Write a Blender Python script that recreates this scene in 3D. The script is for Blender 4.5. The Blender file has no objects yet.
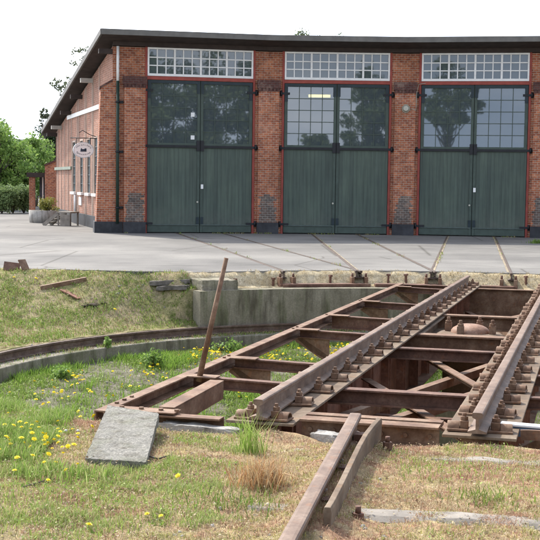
import bpy, math, random
import numpy as np
from mathutils import Matrix, Vector
rng = np.random.default_rng(7); random.seed(7)
S = bpy.context.scene
COL = S.collection
R = math.radians

# ------------------------------------------------------------------ camera (solved from the photograph)
F_PX, PIT, ROLL, CAM_H = 1197.59, .0739, .0126, 1.6865
_R0 = np.array([1., 0, 0]); _U0 = np.array([0, math.sin(PIT), math.cos(PIT)]); _F = np.array([0, math.cos(PIT), -math.sin(PIT)])
_R = math.cos(ROLL)*_R0 + math.sin(ROLL)*_U0; _U = -math.sin(ROLL)*_R0 + math.cos(ROLL)*_U0
cam = bpy.data.cameras.new('camera'); cam.sensor_width = 36; cam.lens = F_PX/540*36; cam.clip_end = 2000
co = bpy.data.objects.new('camera', cam); COL.objects.link(co); S.camera = co
co.matrix_world = Matrix(((_R[0], _U[0], -_F[0], 0), (_R[1], _U[1], -_F[1], 0), (_R[2], _U[2], -_F[2], CAM_H), (0, 0, 0, 1)))

def project(p):
    w = np.asarray(p) - np.array([0, 0, CAM_H]); z = w@_F
    return 270+F_PX*(w@_R)/z, 270-F_PX*(w@_U)/z, z

# ------------------------------------------------------------------ turntable geometry
C = np.array([2.548, 15.085]); TH = .2618; Z0 = .0778; TILT = -.0135; L = 7.31; G2 = .7175
RD = 23.68; T2 = -.0198; DT = .1851           # door distance, middle door bearing, angle between the tracks
def radial(t): return np.array([math.sin(t), math.cos(t)]), np.array([math.cos(t), -math.sin(t)])

# ------------------------------------------------------------------ noise
def _hash(i, j, k): 
    h = (i*374761393 + j*668265263 + k*2147483647) & 0xffffffff
    h = ((h ^ (h >> 13))*1274126177) & 0xffffffff
    return ((h ^ (h >> 16)) & 0xffff)/65535.
def vnoise(x, y, k=0):
    x = np.asarray(x, float); y = np.asarray(y, float)
    i = np.floor(x).astype(np.int64); j = np.floor(y).astype(np.int64); u = x-i; v = y-j
    u = u*u*(3-2*u); v = v*v*(3-2*v)
    return (_hash(i, j, k)*(1-u)+_hash(i+1, j, k)*u)*(1-v) + (_hash(i, j+1, k)*(1-u)+_hash(i+1, j+1, k)*u)*v
def fbm(x, y, k=0): return (vnoise(x, y, k)*.5+vnoise(x*2.1, y*2.1, k+1)*.3+vnoise(x*4.3, y*4.3, k+2)*.2)
def sstep(a, b, x): t = np.clip((x-a)/(b-a), 0, 1); return t*t*(3-2*t)

# ------------------------------------------------------------------ terrain
def yard_line(x): return 21.95 - .10*(np.asarray(x)+1.3)*(np.asarray(x) < -1.3) + .0
A_WL, A_WR = -32., 75.          # bearings of the retaining wall's ends
def terrain(x, y):
    x = np.asarray(x, float); y = np.asarray(y, float)
    dx, dy = x-C[0], y-C[1]; r = np.hypot(dx, dy); a = np.degrees(np.arctan2(dx, dy))
    floor = -1.25 - .45*(1-sstep(2.5, 6.2, r)) + .05*(fbm(x*1.3, y*1.3, 3)-.5)
    # wall sector
    w = np.where(r < 7.45, -.97+.12*sstep(7.05, 7.33, r), np.where(r < 7.62, -.27, -.27+.265*sstep(7.62, 7.86, r)))
    # left bank
    re = np.where(a > -75, (yard_line(x)-C[1])/np.maximum(np.cos(np.radians(np.maximum(a, -75))), .2), 12.)
    re = np.clip(re, 7.9, 12.)
    t = np.clip((r-7.25)/(re-7.25), 0, 1)
    lb = -.9 + .9*(t*.55+.45*t*t*(3-2*t)) + .10*(fbm(x*.9, y*.9, 5)-.5)*sstep(0, .15, t)*(1-sstep(.85, 1, t))
    # near rim
    q_ = (x-(.575-(7.8-y)*.174))
    nr = np.where(r < 7.34, floor, -.115+.085*sstep(7.34, 7.8, r)+.045*sstep(7.8, 8.7, r))
    nr = nr + np.where(r < 7.34, 0, .10*np.exp(-((x-.08)/.26)**2-((y-8.12)/.14)**2) + .085*np.exp(-((x-1.5)/.55)**2-((y-7.80)/.20)**2) + .075*np.exp(-((q_-.03)/.15)**2)*sstep(7.85, 7.5, y))
    wl = sstep(A_WL-3, A_WL-.3, a)*(a <= A_WR)
    up = wl*w + (1-wl)*lb
    kn = sstep(-112, -128, a) if False else np.where(a < 0, 1-sstep(-128, -112, a), sstep(A_WR, A_WR+4, a))
    up = up*(1-kn) + nr*kn
    z = np.where(r < 6.80, floor, np.where(r < 7.1, np.where(kn > .5, floor, -1.08), up))
    bump = .035*(fbm(x*2.6, y*2.6, 9)-.5) + .02*(vnoise(x*9, y*9, 12)-.5)
    flat = (r > re+.1) & (a < 60) & (a > -75) & (kn < .5)
    z = z + np.where(flat, -.012, bump)
    return z
def at(px, py, dz=0.):
    v = _F + _R*(px-270)/F_PX - _U*(py-270)/F_PX
    t = np.arange(3, 90, .01); P = np.array([0, 0, CAM_H])+t[:, None]*v
    k = np.argmax(P[:, 2] < terrain(P[:, 0], P[:, 1])+dz)
    return Vector(P[k])

# ------------------------------------------------------------------ mesh building
class MB:
    def __init__(s): s.v = []; s.f = []; s.uv = []; s.sm = []
    def quad(s, pts, uv=None, smooth=False):
        b = len(s.v); s.v += [tuple(p) for p in pts]; s.f.append(list(range(b, b+len(pts)))); s.uv.append(uv); s.sm.append(smooth)
    def box(s, x0, x1, y0, y1, z0, z1, m=None):
        P = [(x, y, z) for z in (z0, z1) for y in (y0, y1) for x in (x0, x1)]
        if m is not None: P = [tuple(m @ Vector(p)) for p in P]
        b = len(s.v); s.v += P
        for q in ((0, 2, 3, 1), (4, 5, 7, 6), (0, 1, 5, 4), (2, 6, 7, 3), (0, 4, 6, 2), (1, 3, 7, 5)):
            s.f.append([b+i for i in q]); s.uv.append(None); s.sm.append(False)
        return s
    def bar(s, p, q, w, h, up=(0, 0, 1)):     # rectangular bar from p to q, top centred on the line
        p = Vector(p); q = Vector(q); d = q-p; l = d.length; d.normalize(); x = d.cross(Vector(up))
        if x.length < 1e-4: x = d.cross(Vector((1, 0, 0)))
        x.normalize(); u = x.cross(d)
        m = Matrix.Translation(p) @ Matrix((x, d, u)).transposed().to_4x4()
        return s.box(-w/2, w/2, 0, l, -h, 0, m)
    def sweep(s, prof, path, ups=None, closed=True, caps=True):   # prof (x, z) swept along a level-ish path
        n = len(prof); path = [Vector(p) for p in path]; b = len(s.v)
        for i, p in enumerate(path):
            d = (path[min(i+1, len(path)-1)]-path[max(i-1, 0)]).normalized()
            x = d.cross(Vector((0, 0, 1))).normalized(); u = x.cross(d)
            for (a, c) in prof: s.v.append(tuple(p+x*a+u*c))
        for i in range(len(path)-1):
            for j in range(n if closed else n-1):
                k = (j+1) % n
                s.f.append([b+i*n+j, b+i*n+k, b+(i+1)*n+k, b+(i+1)*n+j]); s.uv.append(None); s.sm.append(False)
        if caps and closed:
            s.f.append([b+j for j in range(n)][::-1]); s.uv.append(None); s.sm.append(False)
            e = b+(len(path)-1)*n; s.f.append([e+j for j in range(n)]); s.uv.append(None); s.sm.append(False)
        return s
    def cyl(s, p, q, r0, r1=None, n=12, caps=True, smooth=True):
        r1 = r0 if r1 is None else r1; p = Vector(p); q = Vector(q); d = (q-p).normalized()
        x = d.orthogonal().normalized(); y = d.cross(x); b = len(s.v)
        for c, r in ((p, r0), (q, r1)):
            for i in range(n): t = 2*math.pi*i/n; s.v.append(tuple(c+x*(r*math.cos(t))+y*(r*math.sin(t))))
        for i in range(n):
            k = (i+1) % n; s.f.append([b+i, b+k, b+n+k, b+n+i]); s.uv.append(None); s.sm.append(smooth)
        if caps:
            s.f.append([b+i for i in range(n)][::-1]); s.f.append([b+n+i for i in range(n)]); s.uv += [None, None]; s.sm += [False, False]
        return s
    def tube(s, pts, rad, n=8):
        for i in range(len(pts)-1):
            ra = rad[i] if hasattr(rad, '__len__') else rad; rb = rad[i+1] if hasattr(rad, '__len__') else rad
            s.cyl(pts[i], pts[i+1], ra, rb, n, caps=True)
        return s
    def lathe(s, prof, c=(0, 0, 0), n=24):
        b = len(s.v); m = len(prof)
        for i in range(n):
            t = 2*math.pi*i/n
            for (r, z) in prof: s.v.append((c[0]+r*math.cos(t), c[1]+r*math.sin(t), c[2]+z))
        for i in range(n):
            k = (i+1) % n
            for j in range(m-1): s.f.append([b+i*m+j, b+k*m+j, b+k*m+j+1, b+i*m+j+1]); s.uv.append(None); s.sm.append(True)
        return s
    def mesh(s, name):
        me = bpy.data.meshes.new(name); me.from_pydata(s.v, [], s.f); me.update()
        ul = me.uv_layers.new(name='UVMap'); co_ = [v.co for v in me.vertices]
        for pi, p in enumerate(me.polygons):
            n = p.normal; ax = max(range(3), key=lambda i: abs(n[i])); u0 = s.uv[pi]
            for k, li in enumerate(p.loop_indices):
                if u0: ul.data[li].uv = u0[k]; continue
                c = co_[me.loops[li].vertex_index]
                ul.data[li].uv = (c.x, c.y) if ax == 2 else ((c.x, c.z) if ax == 1 else (c.y, c.z))
            p.use_smooth = s.sm[pi]
        return me
    def build(s, name, mat, parent=None, loc=(0, 0, 0), rot=(0, 0, 0), bevel=0.):
        o = bpy.data.objects.new(name, s.mesh(name)); COL.objects.link(o); o.data.materials.append(mat)
        o.location = loc; o.rotation_euler = rot
        if parent: o.parent = parent
        if bevel:
            b = o.modifiers.new('bevel', 'BEVEL'); b.width = bevel; b.segments = 2; b.limit_method = 'ANGLE'; b.angle_limit = R(40)
        return o
def tag(o, label=None, cat=None, group=None, kind=None):
    if label: o['label'] = label
    if cat: o['category'] = cat
    if group: o['group'] = group
    if kind: o['kind'] = kind
    return o
def empty(name, loc, label, cat, group=None, rot=(0, 0, 0)):
    o = bpy.data.objects.new(name, None); COL.objects.link(o); o.location = loc; o.rotation_euler = rot
    o.empty_display_size = .2
    return tag(o, label, cat, group)
def raw_mesh(name, V, Fc, mat, tint=None, parent=None, loc=(0, 0, 0)):
    """fast numpy mesh; Fc is an (n,k) array"""
    me = bpy.data.meshes.new(name); n, k = Fc.shape
    me.vertices.add(len(V)); me.vertices.foreach_set('co', np.asarray(V, np.float32).ravel())
    me.loops.add(n*k); me.loops.foreach_set('vertex_index', Fc.astype(np.int32).ravel())
    me.polygons.add(n); me.polygons.foreach_set('loop_start', np.arange(0, n*k, k, dtype=np.int32))
    me.polygons.foreach_set('loop_total', np.full(n, k, np.int32))
    if tint is not None:
        at_ = me.color_attributes.new('tint', 'FLOAT_COLOR', 'POINT')
        c = np.ones((len(V), 4), np.float32); c[:, :3] = tint; at_.data.foreach_set('color', c.ravel())
    me.update(calc_edges=True); me.validate()
    o = bpy.data.objects.new(name, me); COL.objects.link(o); me.materials.append(mat); o.location = loc
    if parent: o.parent = parent
    return o

import bmesh
def rough(o, amp, cuts=10, scale=9.):
    """worn, slightly uneven faces and chipped edges"""
    bm = bmesh.new(); bm.from_mesh(o.data); bmesh.ops.remove_doubles(bm, verts=bm.verts, dist=1e-5)
    bmesh.ops.subdivide_edges(bm, edges=[e for e in bm.edges if e.calc_length() > .03], cuts=cuts, use_grid_fill=True)
    from mathutils import noise as mn
    bm.normal_update()
    for v in bm.verts:
        sharp = any(len(e.link_faces) == 2 and e.calc_face_angle(0) > .6 for e in v.link_edges)
        n = mn.fractal(v.co*scale+Vector((o.location.x, o.location.y, 3)), 1., 2., 4); k = abs(mn.noise(v.co*scale*2.3)) if sharp else 0
        v.co += v.normal*(n*amp*.5-(amp*2.2*max(0, k-.12) if sharp else 0))
    bm.to_mesh(o.data); bm.free(); return o
# ------------------------------------------------------------------ materials
def newmat(name):
    m = bpy.data.materials.new(name); m.use_nodes = True; nt = m.node_tree
    return m, nt, nt.nodes['Principled BSDF']
def nd(nt, typ, **kw):
    n = nt.nodes.new(typ)
    for k, v in kw.items():
        if k in n.inputs: n.inputs[k].default_value = v
        else: setattr(n, k, v)
    return n
def ramp(nt, src, stops):
    r = nt.nodes.new('ShaderNodeValToRGB'); e = r.color_ramp.elements
    while len(e) < len(stops): e.new(.5)
    for el, (p, c) in zip(e, stops): el.position = p; el.color = (*c, 1) if len(c) == 3 else c
    nt.links.new(src, r.inputs[0]); return r.outputs[0]
def mixc(nt, fac, a, b, mode='MIX'):
    m = nt.nodes.new('ShaderNodeMix'); m.data_type = 'RGBA'; m.blend_type = mode
    for i, v in ((0, fac), (6, a), (7, b)):
        if hasattr(v, 'node'): nt.links.new(v, m.inputs[i])
        elif isinstance(v, (int, float)): m.inputs[i].default_value = v
        else: m.inputs[i].default_value = (*v, 1)
    return m.outputs[2]
def noise(nt, scale, vec=None, detail=5, rough=.6):
    n = nd(nt, 'ShaderNodeTexNoise', Scale=scale, Detail=detail, Roughness=rough)
    if vec is not None: nt.links.new(vec, n.inputs['Vector'])
    return n.outputs['Fac']
def objco(nt): return nt.nodes.new('ShaderNodeTexCoord').outputs['Object']
def geoco(nt): return nt.nodes.new('ShaderNodeNewGeometry').outputs['Position']
def bump(nt, bs, h, strength=.3, dist=.01):
    b = nd(nt, 'ShaderNodeBump', Strength=strength, Distance=dist); nt.links.new(h, b.inputs['Height'])
    nt.links.new(b.outputs[0], bs.inputs['Normal'])
def plain(name, c, rough=.7, var=.25, scale=8, metal=0., bmp=.15, spec=.3):
    m, nt, b = newmat(name); v = objco(nt); n = noise(nt, scale, v)
    lo = tuple(x*(1-var) for x in c); hi = tuple(min(1, x*(1+var)) for x in c)
    nt.links.new(ramp(nt, n, [(.3, lo), (.7, hi)]), b.inputs['Base Color'])
    b.inputs['Roughness'].default_value = rough; b.inputs['Metallic'].default_value = metal
    b.inputs['Specular IOR Level'].default_value = spec
    if bmp: bump(nt, b, noise(nt, scale*6, v), bmp)
    return m
def rusty(name, a, bcol, c, rough=.75, scale=5.):
    m, nt, b = newmat(name); v = geoco(nt)
    n1 = noise(nt, scale, v, 8, .65); n2 = noise(nt, scale*7, v, 6, .7)
    c1 = ramp(nt, n1, [(.32, a), (.52, bcol), (.72, c)])
    spk = ramp(nt, n2, [(.42, (0, 0, 0)), (.66, (1, 1, 1))])
    mm = nd(nt, 'ShaderNodeMath', operation='MULTIPLY'); nt.links.new(spk, mm.inputs[0]); mm.inputs[1].default_value = .45
    n5 = noise(nt, scale*2.6, v, 7, .72)
    c1 = mixc(nt, ramp(nt, n5, [(.55, (0, 0, 0)), (.68, (.65, .65, .65))]), c1, (min(.4, a[0]*2.3), a[1]*1.75, a[2]*1.1))
    nt.links.new(mixc(nt, mm.outputs[0], c1, (a[0]*.55, a[1]*.5, a[2]*.5)), b.inputs['Base Color'])
    b.inputs['Roughness'].default_value = rough; b.inputs['Specular IOR Level'].default_value = .35
    bump(nt, b, n2, .35, .004); return m
def tinted(name, rough=.6, trans=.35):
    m, nt, b = newmat(name); a = nd(nt, 'ShaderNodeVertexColor'); a.layer_name = 'tint'
    nt.links.new(a.outputs[0], b.inputs['Base Color']); b.inputs['Roughness'].default_value = rough
    b.inputs['Specular IOR Level'].default_value = .25
    t = nt.nodes.new('ShaderNodeBsdfTranslucent'); nt.links.new(a.outputs[0], t.inputs['Color'])
    mx = nt.nodes.new('ShaderNodeMixShader'); mx.inputs[0].default_value = trans
    nt.links.new(b.outputs[0], mx.inputs[1]); nt.links.new(t.outputs[0], mx.inputs[2])
    nt.links.new(mx.outputs[0], nt.nodes['Material Output'].inputs['Surface']); return m

def brick(name, c1, c2, mortar, dark=.0):
    m, nt, b = newmat(name); uv = nt.nodes.new('ShaderNodeTexCoord').outputs['UV']
    t = nd(nt, 'ShaderNodeTexBrick', Scale=1.0)
    t.inputs['Brick Width'].default_value = .165; t.inputs['Row Height'].default_value = .070
    t.inputs['Mortar Size'].default_value = .0075; t.inputs['Mortar Smooth'].default_value = .3; t.inputs['Bias'].default_value = 0
    nt.links.new(uv, t.inputs['Vector'])
    t.inputs['Color1'].default_value = (*c1, 1); t.inputs['Color2'].default_value = (*c2, 1); t.inputs['Mortar'].default_value = (*mortar, 1)
    g = geoco(nt); n1 = noise(nt, .55, g, 6, .7); n2 = noise(nt, 9, g, 4, .6)
    col = mixc(nt, .8, t.outputs['Color'], ramp(nt, n1, [(.3, (.62, .58, .56)), (.5, (1, 1, 1)), (.72, (1.25, 1.12, 1.02))]), 'MULTIPLY')
    col = mixc(nt, .8, col, ramp(nt, n2, [(.3, (.55, .55, .58)), (.55, (1, 1, 1)), (.75, (1.3, 1.2, 1.1))]), 'MULTIPLY')
    bl = ramp(nt, noise(nt, 1.1, g, 8, .75), [(.56, (0, 0, 0)), (.72, (.38, .38, .38))]); col = mixc(nt, bl, col, (.46, .36, .29))
    so_ = ramp(nt, noise(nt, .8, g, 7, .7), [(.60, (0, 0, 0)), (.74, (.55, .55, .55))]); col = mixc(nt, so_, col, (.09, .055, .045))
    nt.links.new(col, b.inputs['Base Color']); b.inputs['Roughness'].default_value = .9; b.inputs['Specular IOR Level'].default_value = .2
    inv = nd(nt, 'ShaderNodeMath', operation='SUBTRACT'); inv.inputs[0].default_value = 1; nt.links.new(t.outputs['Fac'], inv.inputs[1])
    bump(nt, b, inv.outputs[0], .5, .006); return m
def boards(name, c, pitch=.115):
    m, nt, b = newmat(name); tc = nt.nodes.new('ShaderNodeTexCoord'); sep = nt.nodes.new('ShaderNodeSeparateXYZ'); nt.links.new(tc.outputs['Object'], sep.inputs[0])
    dv = nd(nt, 'ShaderNodeMath', operation='DIVIDE'); nt.links.new(sep.outputs[0], dv.inputs[0]); dv.inputs[1].default_value = pitch
    fr = nd(nt, 'ShaderNodeMath', operation='FRACT'); nt.links.new(dv.outputs[0], fr.inputs[0])
    fl = nd(nt, 'ShaderNodeMath', operation='FLOOR'); nt.links.new(dv.outputs[0], fl.inputs[0])
    wn = nd(nt, 'ShaderNodeTexWhiteNoise', noise_dimensions='1D'); nt.links.new(fl.outputs[0], wn.inputs['W'])
    mp = nd(nt, 'ShaderNodeMapping'); mp.inputs['Scale'].default_value = (14, 14, .8); nt.links.new(tc.outputs['Object'], mp.inputs[0])
    g = noise(nt, 1.0, mp.outputs[0], 6, .65); g2 = noise(nt, .9, geoco(nt), 4)
    base = ramp(nt, g, [(.3, tuple(x*.78 for x in c)), (.7, tuple(x*1.3 for x in c))])
    base = mixc(nt, .5, base, ramp(nt, wn.outputs['Value'], [(0, (.75, .75, .78)), (1, (1.2, 1.2, 1.15))]), 'MULTIPLY')
    base = mixc(nt, .6, base, ramp(nt, g2, [(.35, (.8, .82, .85)), (.7, (1.25, 1.22, 1.15))]), 'MULTIPLY')
    gr = ramp(nt, fr.outputs[0], [(0, (0, 0, 0)), (.05, (1, 1, 1)), (.95, (1, 1, 1)), (1, (0, 0, 0))])
    base = mixc(nt, .55, base, gr, 'MULTIPLY')
    zr = nd(nt, 'ShaderNodeMapRange'); zr.inputs['From Min'].default_value = .9; zr.inputs['From Max'].default_value = .05; nt.links.new(sep.outputs[2], zr.inputs['Value'])
    dm_ = nd(nt, 'ShaderNodeMath', operation='MULTIPLY'); nt.links.new(zr.outputs[0], dm_.inputs[0]); nt.links.new(ramp(nt, noise(nt, 3.5, geoco(nt), 7, .7), [(.35, (0, 0, 0)), (.7, (.75, .75, .75))]), dm_.inputs[1])
    base = mixc(nt, dm_.outputs[0], base, (.12, .125, .105))
    fd = ramp(nt, noise(nt, 1.6, mp.outputs[0], 7, .7), [(.58, (0, 0, 0)), (.75, (.45, .45, .45))]); base = mixc(nt, fd, base, (.10, .13, .11)); nt.links.new(base, b.inputs['Base Color'])
    b.inputs['Roughness'].default_value = .55; b.inputs['Specular IOR Level'].default_value = .35
    bump(nt, b, gr, .4, .006); return m

M = {}
M['rust'] = rusty('rust', (.105, .054, .031), (.195, .115, .070), (.30, .21, .14))
M['rust_dark'] = rusty('rust_dark', (.075, .038, .026), (.155, .080, .054), (.23, .145, .10))
M['rust_red'] = rusty('rust_red', (.16, .072, .047), (.26, .125, .082), (.33, .19, .135))
M['groove_sand'] = plain('groove_sand', (.25, .205, .14), .95, .4, 3, bmp=.5); M['groove'] = plain('groove_dirt', (.09, .075, .06), .95, .4, 3, bmp=.5)
M['yard_rail'] = rusty('yard_rail', (.05, .034, .026), (.09, .064, .05), (.14, .10, .08))
M['rail'] = rusty('rail_steel', (.105, .060, .038), (.18, .118, .080), (.27, .20, .148), .6)
M['flange'] = rusty('flange_plate', (.10, .068, .043), (.175, .125, .083), (.26, .205, .145), .85, 3)
M['track'] = rusty('track_steel', (.07, .045, .035), (.14, .095, .072), (.22, .17, .135))
M['brick'] = brick('brick', (.43, .165, .085), (.26, .085, .05), (.41, .315, .245))
M['brick_side_lit'] = brick('brick_side_lit', (.37, .185, .125), (.29, .135, .09), (.38, .30, .25))  # same brick as the front, side wall's lighting put into a paler colour
M['brick_dark'] = brick('brick_dark', (.10, .085, .075), (.17, .11, .085), (.27, .25, .22))
M['brick_cap'] = brick('brick_cap', (.12, .055, .045), (.09, .04, .035), (.12, .09, .08))
M['plinth'] = plain('tarred_plinth', (.035, .036, .04), .7, .5, 3, bmp=.4)
M['green'] = boards('green_boards', (.060, .083, .067))
M['green_paint'] = plain('green_paint', (.053, .074, .061), .5, .2, 5)
M['dark_green'] = plain('dark_green_paint', (.018, .030, .036), .5, .25, 6)
M['black_iron'] = plain('black_iron', (.014, .015, .018), .5, .3, 8)
M['redpaint'] = plain('red_paint', (.27, .06, .045), .65, .25, 4)
M['white'] = plain('white_paint', (.72, .72, .70), .55, .08, 6)
M['pale_wood'] = plain('pale_wood', (.42, .40, .36), .8, .2, 6)
M['post'] = plain('pale_post', (.42, .32, .26), .8, .15, 5)
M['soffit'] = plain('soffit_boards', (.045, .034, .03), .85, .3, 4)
M['fascia'] = plain('roof_edge', (.13, .125, .115), .7, .2, 3)
M['roof'] = plain('roofing_felt', (.10, .10, .10), .9, .2, 2)
M['pipe_green'] = plain('pipe_green', (.018, .036, .026), .5, .2, 6)
M['grey_roof'] = plain('grey_tiles', (.17, .18, .19), .85, .15, 2)
M['render'] = plain('pale_render', (.45, .43, .4), .9, .1, 2)
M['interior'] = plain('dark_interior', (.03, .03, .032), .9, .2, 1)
M['blue'] = plain('pale_blue_paint', (.36, .45, .55), .5, .25, 9)
M['blue_dark'] = plain('blue_paint', (.10, .16, .25), .5, .2, 9)
M['wood'] = plain('weathered_wood', (.23, .205, .175), .9, .3, 6, bmp=.4)
M['clod'] = plain('dark_earth', (.09, .07, .05), .95, .4, 20, bmp=.8)
M['old_wood'] = plain('grey_wood', (.13, .115, .10), .95, .45, 9, bmp=.6)
M['leafgrass'] = tinted('grass_blades', .6, .35)
M['leaf'] = tinted('leaves', .55, .4)
M['petal'] = plain('yellow_petals', (.86, .68, .02), .7, .1, 30, bmp=0)
M['clock'] = plain('seed_head', (.6, .6, .58), .9, .1, 30, bmp=0)
M['bark'] = plain('bark', (.10, .085, .07), .95, .35, 8, bmp=.6)
M['lamp_base'] = plain('lamp_base', (.28, .26, .20), .7, .15, 9); M['zinc'] = plain('lamp_glass', (.42, .41, .34), .5, .1, 9)

def glassmat(name, refl, tintc, wob=.04, dust=0):
    m, nt, b = newmat(name); nt.nodes.remove(b)
    gl = nd(nt, 'ShaderNodeBsdfGlossy', Roughness=.018); gl.inputs['Color'].default_value = (.92, .95, 1, 1)
    tr = nt.nodes.new('ShaderNodeBsdfTransparent'); tr.inputs['Color'].default_value = (*tintc, 1)
    mx = nt.nodes.new('ShaderNodeMixShader'); mx.inputs[0].default_value = refl
    nt.links.new(tr.outputs[0], mx.inputs[1]); nt.links.new(gl.outputs[0], mx.inputs[2])
    bp = nd(nt, 'ShaderNodeBump', Strength=wob, Distance=.05); nt.links.new(noise(nt, 1.6, geoco(nt), 2), bp.inputs['Height']); nt.links.new(bp.outputs[0], gl.inputs['Normal'])
    df = nd(nt, 'ShaderNodeBsdfDiffuse'); df.inputs['Color'].default_value = (.125, .16, .175, 1); m2 = nt.nodes.new('ShaderNodeMixShader'); m2.inputs[0].default_value = dust
    nt.links.new(mx.outputs[0], m2.inputs[1]); nt.links.new(df.outputs[0], m2.inputs[2]); mx = m2
    nt.links.new(mx.outputs[0], nt.nodes['Material Output'].inputs['Surface']); return m
M['glass'] = glassmat('window_glass', .19, (.42, .47, .45), .006, .40)
M['glass_old'] = glassmat('old_window_glass', .15, (.4, .45, .47), .012, .5)

def concrete(name, a, b_, moss=.5, scale=2.5):
    m, nt, b = newmat(name); v = geoco(nt)
    n1 = noise(nt, scale, v, 7, .65); n2 = noise(nt, scale*14, v, 5, .7)
    mp = nd(nt, 'ShaderNodeMapping'); mp.inputs['Scale'].default_value = (5, 5, .7); nt.links.new(v, mp.inputs[0])
    n3 = noise(nt, 1.0, mp.outputs[0], 5, .6)
    c = ramp(nt, n1, [(.3, a), (.7, b_)])
    c = mixc(nt, .7, c, ramp(nt, n2, [(.3, (.6, .6, .6)), (.55, (1, 1, 1)), (.75, (1.35, 1.33, 1.3))]), 'MULTIPLY')
    if moss:
        mk = ramp(nt, n3, [(.48, (0, 0, 0)), (.68, (moss, moss, moss))]); c = mixc(nt, mk, c, (.085, .10, .04))
        dk = ramp(nt, noise(nt, 1.7, mp.outputs[0], 4, .6), [(.5, (0, 0, 0)), (.7, (.7, .7, .7))]); c = mixc(nt, dk, c, (.07, .058, .042))
    nt.links.new(c, b.inputs['Base Color']); b.inputs['Roughness'].default_value = .95; b.inputs['Specular IOR Level'].default_value = .15
    bump(nt, b, n2, .5, .01); return m
M['concrete'] = concrete('old_concrete', (.185, .165, .12), (.31, .28, .215), .75)
M['concrete_lip'] = concrete('ring_concrete', (.19, .17, .13), (.31, .285, .23), .7, 3)
M['stone'] = concrete('pale_stone', (.30, .285, .26), (.44, .42, .39), .12, 4)
M['slab'] = concrete('exposed_aggregate', (.165, .16, .145), (.245, .24, .215), .3, 3)
# coarse chippings on the slab
nt = M['slab'].node_tree; b = nt.nodes['Principled BSDF']
vo = nd(nt, 'ShaderNodeTexVoronoi', Scale=110.); nt.links.new(geoco(nt), vo.inputs['Vector'])
src = b.inputs['Base Color'].links[0].from_socket
nt.links.new(mixc(nt, .75, src, ramp(nt, vo.outputs['Color'], [(0, (.55, .55, .55)), (.5, (.95, .93, .9)), (1, (1.6, 1.55, 1.5))]), 'MULTIPLY'), b.inputs['Base Color'])

def asphalt():
    m, nt, b = newmat('yard_surface'); v = geoco(nt)
    n1 = noise(nt, .35, v, 7, .62); n2 = noise(nt, 45, v, 3, .6)
    mp = nd(nt, 'ShaderNodeMapping'); mp.inputs['Scale'].default_value = (.25, 1.6, 1); nt.links.new(v, mp.inputs[0]); n3 = noise(nt, 1.3, mp.outputs[0], 6, .65)
    c = ramp(nt, n1, [(.3, (.135, .135, .134)), (.55, (.19, .189, .185)), (.75, (.235, .232, .224))])
    c = mixc(nt, .8, c, ramp(nt, n3, [(.3, (.86, .86, .87)), (.5, (1, 1, 1)), (.7, (1.07, 1.07, 1.06))]), 'MULTIPLY')
    c = mixc(nt, .6, c, ramp(nt, n2, [(.3, (.75, .75, .75)), (.7, (1.2, 1.2, 1.2))]), 'MULTIPLY')
    st1 = ramp(nt, noise(nt, .16, v, 8, .68), [(.46, (1, 1, 1)), (.62, (.68, .68, .69))]); c = mixc(nt, .8, c, st1, 'MULTIPLY')
    st2 = ramp(nt, noise(nt, 1.1, v, 8, .7), [(.60, (1, 1, 1)), (.74, (.68, .67, .66))]); c = mixc(nt, .8, c, st2, 'MULTIPLY')
    vo = nd(nt, 'ShaderNodeTexVoronoi', Scale=.28, feature='DISTANCE_TO_EDGE'); 
    wv = mixc(nt, .12, v, nd(nt, 'ShaderNodeTexNoise', Scale=1.2).outputs['Color']); nt.links.new(wv, vo.inputs['Vector'])
    ck = ramp(nt, vo.outputs['Distance'], [(0, (.38, .36, .33)), (.009, (1, 1, 1))]); c = mixc(nt, .75, c, ck, 'MULTIPLY'); c = mixc(nt, 1.0, c, (1.03, .985, .92), 'MULTIPLY')
    nt.links.new(c, b.inputs['Base Color']); b.inputs['Roughness'].default_value = .9; b.inputs['Specular IOR Level'].default_value = .2
    bump(nt, b, n2, .3, .01); return m
M['yard'] = asphalt()

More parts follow.
